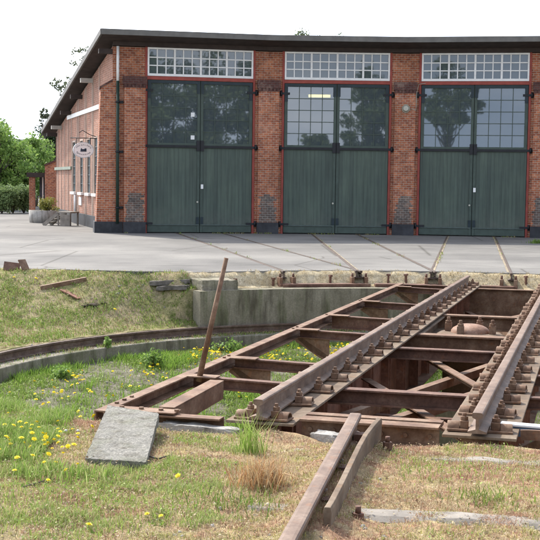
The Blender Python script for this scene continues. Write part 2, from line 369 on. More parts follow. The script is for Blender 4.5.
def groundmat():
    m, nt, b = newmat('ground_soil'); v = geoco(nt)
    a = nd(nt, 'ShaderNodeVertexColor'); a.layer_name = 'tint'; sep = nt.nodes.new('ShaderNodeSeparateColor'); nt.links.new(a.outputs[0], sep.inputs[0])
    n1 = noise(nt, 1.3, v, 8, .7); n2 = noise(nt, 14, v, 6, .75); n3 = noise(nt, 60, v, 4, .7); n4 = noise(nt, 4.5, v, 6, .7)
    base = ramp(nt, n1, [(.3, (.20, .165, .11)), (.48, (.33, .27, .17)), (.62, (.27, .25, .11)), (.75, (.42, .36, .25))])
    base = mixc(nt, ramp(nt, n4, [(.45, (0, 0, 0)), (.62, (.8, .8, .8))]), base, (.105, .13, .035))
    pit = ramp(nt, n4, [(.3, (.08, .085, .04)), (.5, (.16, .15, .11)), (.7, (.25, .23, .19))])
    sand = ramp(nt, n4, [(.3, (.34, .26, .15)), (.5, (.46, .38, .25)), (.7, (.55, .48, .35))])
    near = ramp(nt, n4, [(.25, (.17, .10, .07)), (.42, (.30, .18, .12)), (.55, (.36, .28, .17)), (.7, (.26, .25, .10)), (.82, (.42, .35, .24))])
    c = mixc(nt, sep.outputs[0], base, pit); c = mixc(nt, sep.outputs[1], c, sand); c = mixc(nt, sep.outputs[2], c, near)
    c = mixc(nt, .75, c, ramp(nt, n2, [(.3, (.5, .48, .46)), (.5, (1, 1, 1)), (.72, (1.5, 1.45, 1.35))]), 'MULTIPLY')
    c = mixc(nt, .7, c, ramp(nt, n3, [(.3, (.5, .5, .5)), (.7, (1.45, 1.45, 1.4))]), 'MULTIPLY')
    nt.links.new(c, b.inputs['Base Color']); b.inputs['Roughness'].default_value = 1; b.inputs['Specular IOR Level'].default_value = .05
    bump(nt, b, n2, .9, .03); return m
M['ground'] = groundmat()

# ------------------------------------------------------------------ world and sun
SUN_AZ, SUN_EL = R(-38), R(47)         # bearing from +Y (clockwise), elevation
W = bpy.data.worlds.new('World'); S.world = W; W.use_nodes = True; nt = W.node_tree; bg = nt.nodes['Background']
sky = nt.nodes.new('ShaderNodeTexSky'); sky.sky_type = 'NISHITA'; sky.sun_disc = False
sky.sun_elevation = SUN_EL; sky.sun_rotation = SUN_AZ; sky.air_density = 1.0; sky.dust_density = 1.6; sky.ozone_density = 1.; sky.altitude = 0
tcs = nt.nodes.new('ShaderNodeTexCoord'); va = nd(nt, 'ShaderNodeVectorMath', operation='ADD'); nt.links.new(tcs.outputs['Generated'], va.inputs[0]); va.inputs[1].default_value = (0, 0, .22)
vn = nd(nt, 'ShaderNodeVectorMath', operation='NORMALIZE'); nt.links.new(va.outputs[0], vn.inputs[0])
if 'Vector' in sky.inputs: nt.links.new(vn.outputs[0], sky.inputs['Vector'])
# thin high cloud: partly desaturates the blue
tc = nt.nodes.new('ShaderNodeTexCoord'); mp = nd(nt, 'ShaderNodeMapping'); mp.inputs['Scale'].default_value = (1, 1, 3.2); nt.links.new(tc.outputs['Generated'], mp.inputs[0])
cl = ramp(nt, noise(nt, 2.3, mp.outputs[0], 7, .6), [(.44, (.2, .2, .2)), (.72, (.95, .95, .95))])
hb = nd(nt, 'ShaderNodeHueSaturation', Saturation=.85, Value=1.0); nt.links.new(sky.outputs[0], hb.inputs['Color'])
hs = nd(nt, 'ShaderNodeHueSaturation', Saturation=.10, Value=1.75); nt.links.new(sky.outputs[0], hs.inputs['Color'])
nt.links.new(mixc(nt, cl, hb.outputs[0], hs.outputs[0]), bg.inputs['Color']); bg.inputs['Strength'].default_value = .15
sl = bpy.data.lights.new('sun', 'SUN'); sl.energy = 2.3; sl.angle = R(1.5); sl.color = (1, .95, .86)
so = bpy.data.objects.new('sun', sl); COL.objects.link(so)
sd_ = Vector((math.sin(SUN_AZ)*math.cos(SUN_EL), math.cos(SUN_AZ)*math.cos(SUN_EL), math.sin(SUN_EL)))
so.rotation_euler = sd_.to_track_quat('Z', 'Y').to_euler(); so.location = (-20, 30, 40)
S.view_settings.view_transform = 'Standard'; S.view_settings.look = 'None'; S.view_settings.gamma = 1; S.view_settings.exposure = 1.38
S.view_settings.use_curve_mapping = False

# ------------------------------------------------------------------ ground
rad = np.unique(np.round(np.concatenate([np.arange(.3, 6.6, .18), np.arange(6.6, 12.6, .09), [6.795, 6.805, 7.095, 7.105, 7.335, 7.345, 7.395, 7.405, 7.445, 7.455], np.geomspace(12.7, 900, 40)]), 4))
na = 540; ang = np.linspace(-math.pi, math.pi, na, endpoint=False)
RR, AA = np.meshgrid(rad, ang, indexing='ij'); X = C[0]+RR*np.sin(AA); Y = C[1]+RR*np.cos(AA)
Z = terrain(X, Y); far = sstep(14, 30, RR); Z = Z*(1-far)-.012*far
V = np.stack([X, Y, Z], -1).reshape(-1, 3); V = np.vstack([V, [[C[0], C[1], -1.7]]])
i, j = np.meshgrid(np.arange(len(rad)-1), np.arange(na), indexing='ij'); jn = (j+1) % na
Fq = np.stack([i*na+j, i*na+jn, (i+1)*na+jn, (i+1)*na+j], -1).reshape(-1, 4)
a_deg = np.degrees(AA); pitm = (RR < 6.9)*1.; sandm = sstep(7.3, 7.45, RR)*(1-sstep(7.95, 8.6, RR))*(a_deg > -31)*(a_deg < 75)*1.
nearm = ((a_deg < -118) | (a_deg > 80))*(RR > 7.3)*(.35+.65*sstep(-.9, .3, X-.1+.5*(fbm(X*2, Y*2, 21)-.5)))
tint = np.stack([pitm, sandm, nearm], -1).reshape(-1, 3); tint = np.vstack([tint, [[1, 0, 0]]])
ctr = len(V)-1
g = raw_mesh('ground', V, Fq, M['ground'], tint); tag(g, kind='structure')
for p in g.data.polygons: p.use_smooth = True
mb = MB(); 
for k in range(0, na, 12):
    a0, a1 = ang[k], ang[(k+12) % na]
    mb.quad([(C[0], C[1], -1.72), (C[0]+.35*math.sin(a1), C[1]+.35*math.cos(a1), -1.70), (C[0]+.35*math.sin(a0), C[1]+.35*math.cos(a0), -1.70)])
tag(mb.build('pit_floor', M['ground']), kind='structure')

# yard surfacing
ins = []
for a in np.arange(76, -31.5, -.75): 
    r = 7.87+.10*(float(fbm(a*.35, 2., 33))-.5)+.05*(float(vnoise(a*1.3, 5., 34))-.5)
    ins.append((C[0]+r*math.sin(R(a)), C[1]+r*math.cos(R(a))))
ins = [(70, ins[0][1]), (20, ins[0][1])]+ins
x = ins[-1][0]-.1
while x > -14: ins.append((x, float(yard_line(x))+.22*(float(fbm(x*1.2, 1., 35))-.5))); x -= .12
ins += [(-20, 24.2), (-90, 28)]
mb = MB()
for p, q in zip(ins[:-1], ins[1:]):
    mb.quad([(p[0], p[1], .004), (p[0], 120, .004), (q[0], 120, .004), (q[0], q[1], .004)][::-1] if False else [(q[0], q[1], .004), (p[0], p[1], .004), (p[0], 120, .004), (q[0], 120, .004)])
    mb.quad([(q[0], q[1], -.05), (p[0], p[1], -.05), (p[0], p[1], .004), (q[0], q[1], .004)])
tag(mb.build('yard', M['yard']), kind='structure')

# ------------------------------------------------------------------ concrete ring, retaining wall, ring rail
def arc(r, a0, a1, z, step=1.5):
    n = max(2, int(abs(a1-a0)/step)); return [(C[0]+r*math.sin(R(a0+(a1-a0)*i/n)), C[1]+r*math.cos(R(a0+(a1-a0)*i/n)), z) for i in range(n+1)]
RAIL = [(-.0625, -.14), (.0625, -.14), (.0625, -.128), (.011, -.112), (.010, -.045), (.033, -.034), (.036, -.010), (.031, -.002), (.018, 0), (-.018, 0), (-.031, -.002), (-.036, -.010), (-.033, -.034), (-.010, -.045), (-.011, -.112), (-.0625, -.128)]
tag(MB().sweep([(-.32, -.45), (.32, -.45), (.32, .0), (-.32, .0)], arc(7.02, -128, 128, -1.043)).build('concrete_ring', M['concrete_lip'], bevel=.02), 'curved concrete kerb ring carrying the circular pit rail', 'kerb')
tag(MB().sweep(RAIL, arc(7.02, -128, 128, -.895)).build('ring_rail', M['track']), 'rusty circular rail curving round the turntable pit', 'rail')
tag(MB().sweep([(-.0, -.75), (.28, -.75), (.28, 0), (.02, .0), (.0, -.02)][::-1], arc(7.40, 72, -32, -.275)[::-1]).build('retaining_wall', M['concrete']), 'mossy grey concrete retaining wall along the far side of the pit', 'wall')
cb = MB().box(-.36, .36, -.3, .25, 0, .19); 
tag(rough(cb.build('concrete_block', M['concrete'], loc=(-1.04, 21.72, -.285), rot=(0, .02, .5)), .02, 12, 6), 'grey concrete block on the left end of the retaining wall', 'block')

# ------------------------------------------------------------------ yard tracks
rn = [['left', 'left'], ['middle', 'middle'], ['right', 'right']]
for k in (-1, 0, 1):
    d, n = radial(T2+k*DT)
    for s in (-1, 1):
        zz = .012+.003*((k+s) % 3)
        o = n*s*(G2+.036)
        p0 = C+d*(7.62 if s*1 > 0 else 7.6)+o; p1 = C+d*24.5+o
        mb = MB().sweep([(x_*.72 if z_ > -.1 else x_, z_) for x_, z_ in RAIL], [(*p0, zz), (*p1, zz)])
        lab = '%s rail of the embedded track leading to the %s shed door' % ('left' if s < 0 else 'right', rn[k+1][0])
        t = tag(mb.build('yard_rail', M['yard_rail']), 'rusty '+lab, 'rail', 'rails sunk in the yard')
        # flangeway: a grimy groove strip on the gauge side, crumbling infill on the other
        fl = MB(); a0 = C+d*8.0+o-n*s*.048; a1 = C+d*23.6+o-n*s*.048
        gw = .010 if (k < 1) else .03
        NN = 26
        for i in range(NN):
            p_ = a0+(a1-a0)*i/NN; q_ = a0+(a1-a0)*(i+1)/NN; w0 = gw*(.4+.9*float(vnoise(i*1.7, k*3+s, 71))); w1 = gw*(.4+.9*float(vnoise((i+1)*1.7, k*3+s, 71)))
            fl.quad([(*(p_-n*w0), .0085), (*(p_+n*.02), .0085), (*(q_+n*.02), .0085), (*(q_-n*w1), .0085)])
        tag(fl.build('flange_groove', M['groove_sand'] if k == 1 or (k == 0 and s < 0) else M['groove']), kind='structure')
# chairs under the rail ends along the pit edge + bearers + spikes
def railend(x, y, rz, lab):
    t = empty('rail_end_chair', (x, y, -.27), lab, 'rail chair', 'rail chairs on the pit edge', (0, 0, rz))
    MB().box(-.17, .17, -.16, .16, 0, .05).build('base_plate', M['rust_dark'], t)
    mb = MB()
    for s in (-1, 1): mb.box(s*.13-.03, s*.13+.03, -.1, .1, .05, .17)
    mb.build('cheek', M['rust'], t, bevel=.006)
    for s in (-1, 1): MB().cyl((s*.13, -.02, .17), (s*.13, -.02, .24), .022, n=8).build('bolt', M['rust_dark'], t)
ends = []
for q, lab in ((-1.5, 'leftmost'), (-.5, 'second from left'), (.5, 'third from left'), (1.5, 'rightmost')):
    d, n = radial(T2+q*DT); p = C+d*7.64; ends.append((p, d, n))
    railend(p[0], p[1], -(T2+q*DT), 'rusty rail end chair on the pit edge, %s of the four' % lab)
for (a, b, lab) in ((0, 1, 'left'), (1, 2, 'middle'), (2, 3, 'right')):
    p = ends[a][0]-ends[a][1]*.12; q = ends[b][0]-ends[b][1]*.12; u = (q-p)/np.linalg.norm(q-p)
    p = p-u*.12 if a == 0 else p+u*.28; q = q+u*(.18 if a < 2 else .1)-u*(.25 if a == 1 else 0)
    tag(MB().bar((*p, -.215), (*q, -.217), .2, .055).build('bearer', M['rust_dark'], bevel=.005), 'dark flat bearer plate lying along the pit wall top, %s one of three' % lab, 'bearer', 'bearers on the pit wall')
for k, (px, py, lab) in enumerate([(235.5, 285, 'leftmost of the row'), (273, 284, 'just left of the first rail end'), (330, 281, 'between the first two rail ends'), (388, 280, 'left of the bridge side beam end'), (406, 280, 'right of the bridge side beam end'), (526, 282, 'at the far right')]):
    v = _F+_R*(px-270)/F_PX-_U*(py-270)/F_PX; P = at(px, py+2.5); z = P.z
    sp = MB().box(-.018, .018, -.018, .018, -.1, .13).box(-.04, .04, -.025, .025, .13, .165)
    tag(sp.build('spike', M['rust_dark'], loc=(P[0], P[1], z), rot=(.05*(k % 3-1), .06*((k*2) % 3-1), k)), 'small rusty iron spike in the sandy pit edge, '+lab, 'spike', 'iron spikes along the pit edge')

# ------------------------------------------------------------------ turntable bridge (local axes: x across, y along, z up from rail tops)
BR = empty('turntable_bridge', (C[0], C[1], Z0), 'rusty steel turntable bridge with two rails and a walkway frame spanning the pit', 'turntable', rot=(math.atan(TILT), 0, -TH))
RX = G2+.036
for s in (-1, 1):
    MB().sweep(RAIL, [(s*RX, -L, 0), (s*RX, L, 0)]).build('rail', M['rail'], BR, bevel=0)
    # plate girder, fish-bellied ends
    x = s*(RX+.005)
    g = MB(); ys = [-7.2, -6.3, -5.4, 5.4, 6.3, 7.2]; zs = [-.55, -.62, -1.0, -1.0, -.62, -.55]
    for i in range(5):
        for xx in (x-.008, x+.008): 
            q = [(xx, ys[i], zs[i]), (xx, ys[i+1], zs[i+1]), (xx, ys[i+1], -.185), (xx, ys[i], -.185)]
            g.quad(q if xx > x else q[::-1])
    for y in np.arange(-6.6, 6.7, 1.1):
        zb = -.62 if abs(y) > 5.9 else -1.0
        g.box(x-.11, x+.11, y-.006, y+.006, zb+.02, -.19); g.box(x-.09, x+.09, y-.045, y-.006, zb+.02, -.192)
    for y in np.arange(-7., 7.1, .14):
        g.box(x-.017, x+.017, y-.014, y+.014, -.245, -.217)
    go = g.build('main_girder', M['rust_red'], BR)
    for e in (-1, 1): MB().box(x-.13, x+.13, e*7.2-.008, e*7.2+.008, -.56, -.187).build('end_plate', M['rust'], go)
    fb = MB()
    for i in range(5): fb.bar((x, ys[i], zs[i]+.01), (x, ys[i+1], zs[i+1]+.01), .3, .022)
    fb.build('bottom_flange', M['rust'], go)
    fo = MB().box(x-.24*(1 if s < 0 else 1), x+.25, -7.27, 7.27, -.185, -.165)
    fo.build('top_flange', M['flange'], go, bevel=.004)
    # angle irons under the flange
    MB().box(x-.10, x+.10, -7.2, 7.2, -.2, -.187).build('flange_angle', M['rust'], go)
# rail chairs
def chair_mesh():
    m = MB().box(-.21, .21, -.075, .075, -.163, -.146)
    for s in (-1, 1):
        m.box(s*.100-.028, s*.100+.028, -.04, .04, -.146, -.095)
        m.cyl((s*.102, 0, -.095), (s*.102, 0, -.045), .015, n=8); m.cyl((s*.102, 0, -.095), (s*.102, 0, -.068), .028, n=6, smooth=False)
        # arched clip: a half pipe opening outward
        b = len(m.v); N = 9; x0, x1 = s*.130, s*.208
        for x in (x0, x1):
            for rr in (.050, .040):
                for i in range(N): t = math.pi*i/(N-1); m.v.append((x, rr*math.cos(t)*1.1, -.150+rr*.95*math.sin(t)))
        def F(a): m.f.append(a if s > 0 else a[::-1]); m.uv.append(None); m.sm.append(True)
        for i in range(N-1):
            F([b+i, b+2*N+i, b+2*N+i+1, b+i+1]); F([b+N+i, b+N+i+1, b+3*N+i+1, b+3*N+i])
            F([b+2*N+i, b+3*N+i, b+3*N+i+1, b+2*N+i+1]); F([b+i, b+i+1, b+N+i+1, b+N+i])
    return m
ch = chair_mesh().build('rail_chair', M['rust'], BR, bevel=.004); first = True
ysch = np.linspace(-7.12, 7.1, 24)
for s in (-1, 1):
    for i, y in enumerate(ysch):
        o = ch if first else ch.copy()
        if not first: COL.objects.link(o); o.parent = BR
        first = False; o.location = (s*RX, y+.05*math.sin(i*7.1+s), 0); o.rotation_euler = (.02*math.sin(i*5.1), .02*math.sin(i*2.3+s), .11*math.sin(i*3.3+s)+(0 if (i+s) % 2 else math.pi)); o.scale = (1+.06*math.sin(i*4.7+s), 1+.10*math.sin(i*1.9), 1)
# I-beam helper in local axes
def ibeam(m, p, q, w, h, tf=.014, tw=.012):
    p = Vector(p); q = Vector(q); u = Vector((0, 0, 1))
    m.bar(p, q, w, tf); m.bar(p-u*(h-tf), q-u*(h-tf), w, tf); m.bar(p-u*tf, q-u*tf, tw, h-2*tf)
def chan(m, p, q, w, h, tf=.014):     # channel, web at the middle of the width's far edge
    p = Vector(p); q = Vector(q); u = Vector((0, 0, 1)); d = (q-p).normalized(); x = d.cross(u).normalized()
    m.bar(p, q, w, tf); m.bar(p-u*(h-tf), q-u*(h-tf), w, tf); e = -x*(w/2-.008); m.bar(p-u*tf+e, q-u*tf+e, .016, h-2*tf)
XB = 1.93
for s in (-1, 1):
    m = MB(); chan(m, (s*XB, -L, -.15), (s*XB, 6.80, -.15), .10, .12)
    for y in (-7.0, -6.85, -6.7, -4.3, -4.15, -1.55, -1.35, .3, 2.65, 2.8): m.box(s*XB-.014, s*XB+.014, y-.014, y+.014, -.15, -.136)
    m.build('side_beam', M['rust'], BR, bevel=.004)
for y, deep, brace in ((-5.38, .10, 0), (-4.12, .10, 1), (-1.42, .10, 1), (.4, .17, 0), (2.78, .10, 1), (6.05, .1, 1)):
    for s in (-1, 1):
        m = MB(); ibeam(m, (s*(XB-.057), y, -.165), (s*(RX+.02), y, -.189), .10, deep); ob = m.build('outrigger', M['rust_dark'], BR)
        m = MB().bar((s*(XB-.02), y-.07, -.149+.0), (s*(XB-.30), y-.07, -.151), .16, .010); m.build('gusset', M['rust'], ob)
        if brace:
            m = MB(); m.bar((s*(XB-.02), y+.02, -.27), (s*(RX+.06), y+.02, -.95), .08, .05, up=(0, 1, 0))
            b0 = len(m.v); gp = [(s*(XB-.02), y-.03, -.27), (s*(XB-.42), y-.03, -.27), (s*(XB-.42), y-.03, -.52), (s*(XB-.2), y-.03, -.42)]
            m.quad(gp if s > 0 else gp[::-1]); gp2 = [(p[0], y-.018, p[2]) for p in gp]; m.quad(gp2[::-1] if s > 0 else gp2)
            m.build('knee_brace', M['rust'], BR)
# cross beams between the girders
for y, h, mt in ((-5.43, .13, 'rust_dark'), (-2.5, .12, 'rust_dark')):
    m = MB(); ibeam(m, (-RX-.01, y, -.19), (RX+.01, y, -.19), .13, h); m.build('cross_beam', M[mt], BR)
for y in (-1.0, 1.55):      # deep pivot beams
    m = MB(); ibeam(m, (-RX, y, -.20), (RX, y, -.20), .2, .30 if y < 0 else .2, .02, .02); m.build('pivot_beam', M['rust'], BR)
# pivot: dome, plate, four bolts, pedestal
PZ = -.24
pv = MB().lathe([(0, PZ-.30), (.43, PZ-.30), (.43, PZ-.06), (.38, PZ-.03), (.33, PZ-.03), (0, PZ-.03)], n=40).build('pivot_plate', M['flange'], BR)
MB().lathe([(.245, PZ-.03), (.24, PZ-.0), (.215, PZ+.03), (.17, PZ+.055), (.1, PZ+.075), (0, PZ+.085)], n=40).build('dome_cap', rusty('dome_iron', (.19, .10, .062), (.29, .175, .12), (.39, .27, .20), .7, 7), pv)
for a in (2, 92, 182, 272):
    x, y = .30*math.cos(R(a-20)), .30*math.sin(R(a-20))
    m = MB().box(x-.042, x+.042, y-.042, y+.042, PZ-.03, PZ+.075).cyl((x, y, PZ+.075), (x, y, PZ+.105), .042, n=6, smooth=False).cyl((x, y, PZ+.10), (x, y, PZ+.15), .022, n=8)
    m.build('anchor_bolt', M['rust'], pv, bevel=.005)
MB().lathe([(.34, PZ-.9), (.34, PZ-.32), (.40, PZ-.30), (0, PZ-.30)], n=24).build('pivot_column', M['rust_dark'], BR); MB().box(-.6, .6, -.6, .6, PZ-1.6, PZ-.9).build('pivot_pedestal', M['concrete'], BR)
for x in (-.55, .55):
    m = MB(); chan(m, (x, -1.0, -.22), (x, 1.55, -.22), .12, .18); m.build('pivot_bearer', M['flange'], BR)
# lower lateral bracing
for a, b, z in (((-.66, -1.0), (.64, -4.4), -.34), ((-.66, -3.7), (.66, -6.5), -.36), ((.62, -.9), (-.6, -5.6), -.42), ((.64, -3.3), (-.6, -7.0), -.40), ((-.66, 1.9), (.62, 6.0), -.5), ((.66, 1.9), (-.62, 6.0), -.56)):
    m = MB(); p = Vector((a[0], a[1], z)); q = Vector((b[0], b[1], z)); m.bar(p, q, .09, .012)
    d = (q-p).normalized(); x = d.cross(Vector((0, 0, 1))); m.bar(p-x*.04-Vector((0, 0, .012)), q-x*.04-Vector((0, 0, .012)), .012, .07)
    m.build('lateral_brace', M['rust'], BR)
for y in (-5.43, -3.2, 3.4):
    m = MB(); m.bar((-RX, y, -.80), (RX, y, -.80), .1, .09); m.build('lower_strut', M['rust_dark'], BR)
# end beams
m = MB(); chan(m, (-XB+.02, -7.25, -.158), (-RX-.28, -7.25, -.158), .12, .13)
m.build('end_beam', M['rust'], BR, bevel=.003)
m = MB(); m.bar((RX-.27, -7.12, -.140), (-RX+.27, -7.12, -.140), .15, .014); m.bar((RX-.27, -7.17, -.270), (-RX+.27, -7.17, -.270), .17, .014); m.bar((RX-.27, -7.12, -.154), (-RX+.27, -7.12, -.154), .016, .116)
m.bar((RX-.27, -6.93, -.142), (-RX+.27, -6.93, -.142), .10, .03)
for x in np.linspace(-.42, .42, 6): m.cyl((x, -7.126, -.215), (x, -7.142, -.215), .016, n=8)
m.build('end_beam', M['rust'], BR)
for s in (-1, 1):
    m = MB(); chan(m, (s*(XB-.06), 6.72, -.165), (s*(RX+.28), 6.72, -.165), .1, .11); m.build('end_beam', M['rust_dark'], BR)
m = MB(); m.box(-RX, RX, 6.60, 6.62, -.66, -.2); m.bar((-RX, 6.61, -.186), (RX, 6.61, -.186), .16, .014); m.bar((-RX, 6.61, -.65), (RX, 6.61, -.65), .14, .014); m.build('end_diaphragm', M['rust'], BR)
# corner plates and the diagonal locking-bar housing at the near left corner
m = MB().bar((-XB+.05, -7.22, -.138), (-RX-.62, -7.22, -.138), .16, .012)
for x in (-1.8, -1.65, -1.5, -1.38): m.cyl((x, -7.22, -.138), (x, -7.22, -.122), .02, n=6, smooth=False)
m.build('corner_plate', M['rust'], BR, bevel=.003)
m = MB(); m.bar((-1.49, -7.13, -.128), (-1.49, -5.92, -.105), .12, .012); m.bar((-1.44, -7.12, -.142), (-1.44, -5.92, -.119), .012, .14); m.bar((-1.54, -7.12, -.142), (-1.54, -5.92, -.119), .012, .14)
m.bar((-1.433, -5.926, -.119), (-1.547, -5.926, -.119), .012, .138)
m.build('locking_bar_housing', M['rust'], BR, bevel=.003)
# wheels on the ring rail
for s in (-1, 1):
    for e in (-1, 1):
        zz = -.745 if e > 0 else -.93; y = e*6.95; x = s*1.0
        w = MB().cyl((x-.05, y, zz), (x+.05, y, zz), .225, n=28); w.cyl((x-.075*s-.012, y, zz), (x-.075*s+.012, y, zz), .25, n=28); w.cyl((x-.14, y, zz), (x+.14, y, zz), .06, n=12)
        w.build('wheel', M['rust'], BR)

# lever bar standing in the frame
lp = Vector((C[0], C[1], Z0)); d, n = radial(TH)
def bw(x, y, z): q = C+d*y+n*x; return (q[0], q[1], Z0+TILT*y+z)
p = bw(-1.80, -5.47, -.20); q = bw(-1.575, -5.42, .875)
m = MB().cyl(p, q, .026, .019, 14)
tag(m.build('lever_bar', M['rust']), 'rusty iron lever bar standing upright in the turntable frame', 'lever')
# concrete slab leaning on the corner of the frame
def slab(c0, c1, c2, c3, t):
    m = MB(); P = [Vector(c) for c in (c0, c1, c2, c3)]; nn = (P[1]-P[0]).cross(P[3]-P[0]).normalized(); Q = [p-nn*t for p in P]
    m.quad(P); m.quad(Q[::-1])
    for i in range(4): k = (i+1) % 4; m.quad([P[k], P[i], Q[i], Q[k]])
    return m
def pxz(x, y, z): v = _F+_R*(x-270)/F_PX-_U*(y-270)/F_PX; t = (z-CAM_H)/v[2]; return tuple(np.array([0, 0, CAM_H])+t*v)
tag(rough(slab(pxz(85, 458, .055), pxz(146, 462, .055), pxz(159, 413, .10), pxz(108, 405, .10), .055).build('concrete_slab', M['slab']), .007, 24, 16), 'grey gravelly concrete slab sloping against the corner of the turntable', 'slab')
# pale rim stones of the pit
for px0, py0, px1, py1, zz, lab in ((162, 421, 240, 429, -.03, 'long pale rim stone beside the concrete slab'), (314, 431, 341, 435, -.03, 'short grey rim stone in front of the bridge end beam')):
    a = Vector(pxz(px0, py0, zz)); b_ = Vector(pxz(px1, py1, zz)); tag(rough(MB().bar(a, b_, .12, .12).build('rim_stone', M['stone']), .022, 12, 8), lab, 'stone')
# pale blue channel at the right and a small one beyond
t = empty('steel_channel', (1.62, 8.24, .0), 'pale blue painted steel channel lying beside the right bridge rail', 'channel', rot=(0, .02, -.28))
MB().box(0, .75, -.045, .045, .02, .035).build('top_face', M['white'], t, bevel=.003)
MB().box(0.0, .75, -.03, -.02, -.05, .018).build('web', M['blue_dark'], t)
q = bw(1.12, -2.35, -.16); t = empty('angle_bracket', q, 'small pale blue steel bracket on the right walkway beam', 'bracket', rot=(0, 0, -.27))
MB().box(0, .3, -.01, .01, 0, .06).build('upright_face', M['blue_dark'], t); MB().box(0, .3, .012, .06, 0, .012).build('base_face', M['blue'], t)
# curved iron offcut under the channel
pts = [(1.72+.5*i/10, 8.06-.10*i/10-.02*math.sin(math.pi*i/10), -.03+.055*math.sin(math.pi*(.35+.65*i/10))) for i in range(11)]
tag(MB().sweep([(-.012, -.07), (.012, -.07), (.012, 0), (-.012, 0)], pts).build('bent_iron', M['rust']), 'bent rusty iron strap below the pale blue channel', 'iron strap')

# ------------------------------------------------------------------ approach track in the foreground
ux = np.array([.174, 1.0]); ux /= np.linalg.norm(ux); nx = np.array([ux[1], -ux[0]])
e0 = np.array([.575, 7.80])
def along(s, o=0., z=0.): p = e0-ux*s+nx*o; return (p[0], p[1], z)
RAILB = [(-.07, -.15), (.07, -.15), (.07, -.136), (.012, -.118), (.011, -.05), (.036, -.04), (.04, -.012), (.034, -.002), (.02, 0), (-.02, 0), (-.034, -.002), (-.04, -.012), (-.036, -.04), (-.011, -.05), (-.012, -.118), (-.07, -.136)]
tag(MB().sweep(RAILB, [along(7., 0, .172), along(0, 0, .172)]).build('approach_rail', M['rail']), 'long rusty rail in the foreground ending at the turntable bridge', 'rail')
tag(MB().sweep(RAILB, [along(7., 1.51, .172), along(-.1, 1.51, .172)]).build('approach_rail', M['rail']), 'rusty approach rail just outside the right edge of the picture', 'rail')
# guard rail: bent flat with a foot, flared at both ends
gr = empty('guard_rail', along(1.1, .2, 0), 'bent rusty guard rail alongside the foreground rail', 'guard rail')
b0 = np.array(along(1.1, .2, 0))
path = [(2.26, .098), (2.12, .103), (1.75, .108), (1.3, .110), (.9, .112), (.55, .120), (.28, .138), (.04, .160)]
pp = []
for s, o in path: pp.append(tuple(np.array(along(s, o, .155))-b0))
MB().sweep([(-.016, -.145), (.016, -.145), (.020, -.02), (.016, 0), (-.014, 0), (-.018, -.02)], pp).build('blade', M['flange'], gr, bevel=.003)
MB().sweep([(.016, -.145), (.05, -.145), (.05, -.13), (.016, -.122)], pp[0:3]).build('foot', M['rust'], gr)
for s in (.25, 1.15, 1.85):
    c_ = np.array(along(s, .07, .09))-b0
    MB().bar(tuple(c_-np.array([*nx*.05, 0])), tuple(c_+np.array([*nx*.035, 0])), .09, .07).build('spacer_block', M['rust_dark'], gr)
for s, o in ((.28, .235), (1.95, .215)):
    c_ = np.array(along(s, o, .0))-b0
    m = MB().cyl(tuple(c_+np.array([0, 0, -.02])), tuple(c_+np.array([0, 0, .05])), .03, n=6, smooth=False).cyl(tuple(c_+np.array([0, 0, .05])), tuple(c_+np.array([0, 0, .085])), .015, n=8); m.build('coach_screw', M['rust_dark'], gr)
# old sleepers, partly buried
for i, (s, lab, z, l) in enumerate(((1.86, 'weathered grey sleeper across the foreground, nearest the camera', .034, 2.5), (1.0, 'half buried sleeper under the middle of the foreground rail', -.018, 2.4), (.33, 'half buried grey sleeper just in front of the turntable end', -.025, 2.4))):
    a = Vector(along(s, -.35, z)); b_ = Vector(along(s-.04, -.35+l, z)); m = MB()
    N = 40; rows = []
    dd = (b_-a).normalized(); pv_ = Vector((-dd.y, dd.x, 0))
    for k in range(N+1):
        p = a.lerp(b_, k/N); row = []
        for c in range(6): 
            t = c/5; e = .10+.012*(float(vnoise(k*.6, c*9+i*3, 81))-.5) if c in (0, 5) else .10
            row.append(tuple(p+pv_*((t*2-1)*e)+Vector((0, 0, .030*(float(fbm(k*.35, c*1.1+i*7, 82))-.5)-(.02 if c in (0, 5) else 0)))))
        rows.append([(row[0][0], row[0][1], -.15)]+row+[(row[5][0], row[5][1], -.15)])
    for k in range(N):
        for c in range(7): m.quad([rows[k][c], rows[k+1][c], rows[k+1][c+1], rows[k][c+1]][::-1], smooth=True)
    tag(m.build('sleeper', M['wood']), lab, 'sleeper', 'sleepers of the foreground track')
# spikes and screws in the ground between
for px, py, lab in ((307, 425, 'in front of the left bridge girder'), (172, 413, 'beside the concrete slab')):
    P = at(px, py+4); m = MB().cyl((0, 0, -.05), (0, 0, .06), .022, n=8).cyl((0, 0, .06), (0, 0, .095), .042, n=6, smooth=False).cyl((0, 0, .09), (0, 0, .125), .02, n=8)
    tag(m.build('anchor_bolt', M['rust_dark'], loc=P), 'rusty anchor bolt with nut '+lab, 'bolt', 'anchor bolts at the bridge end')

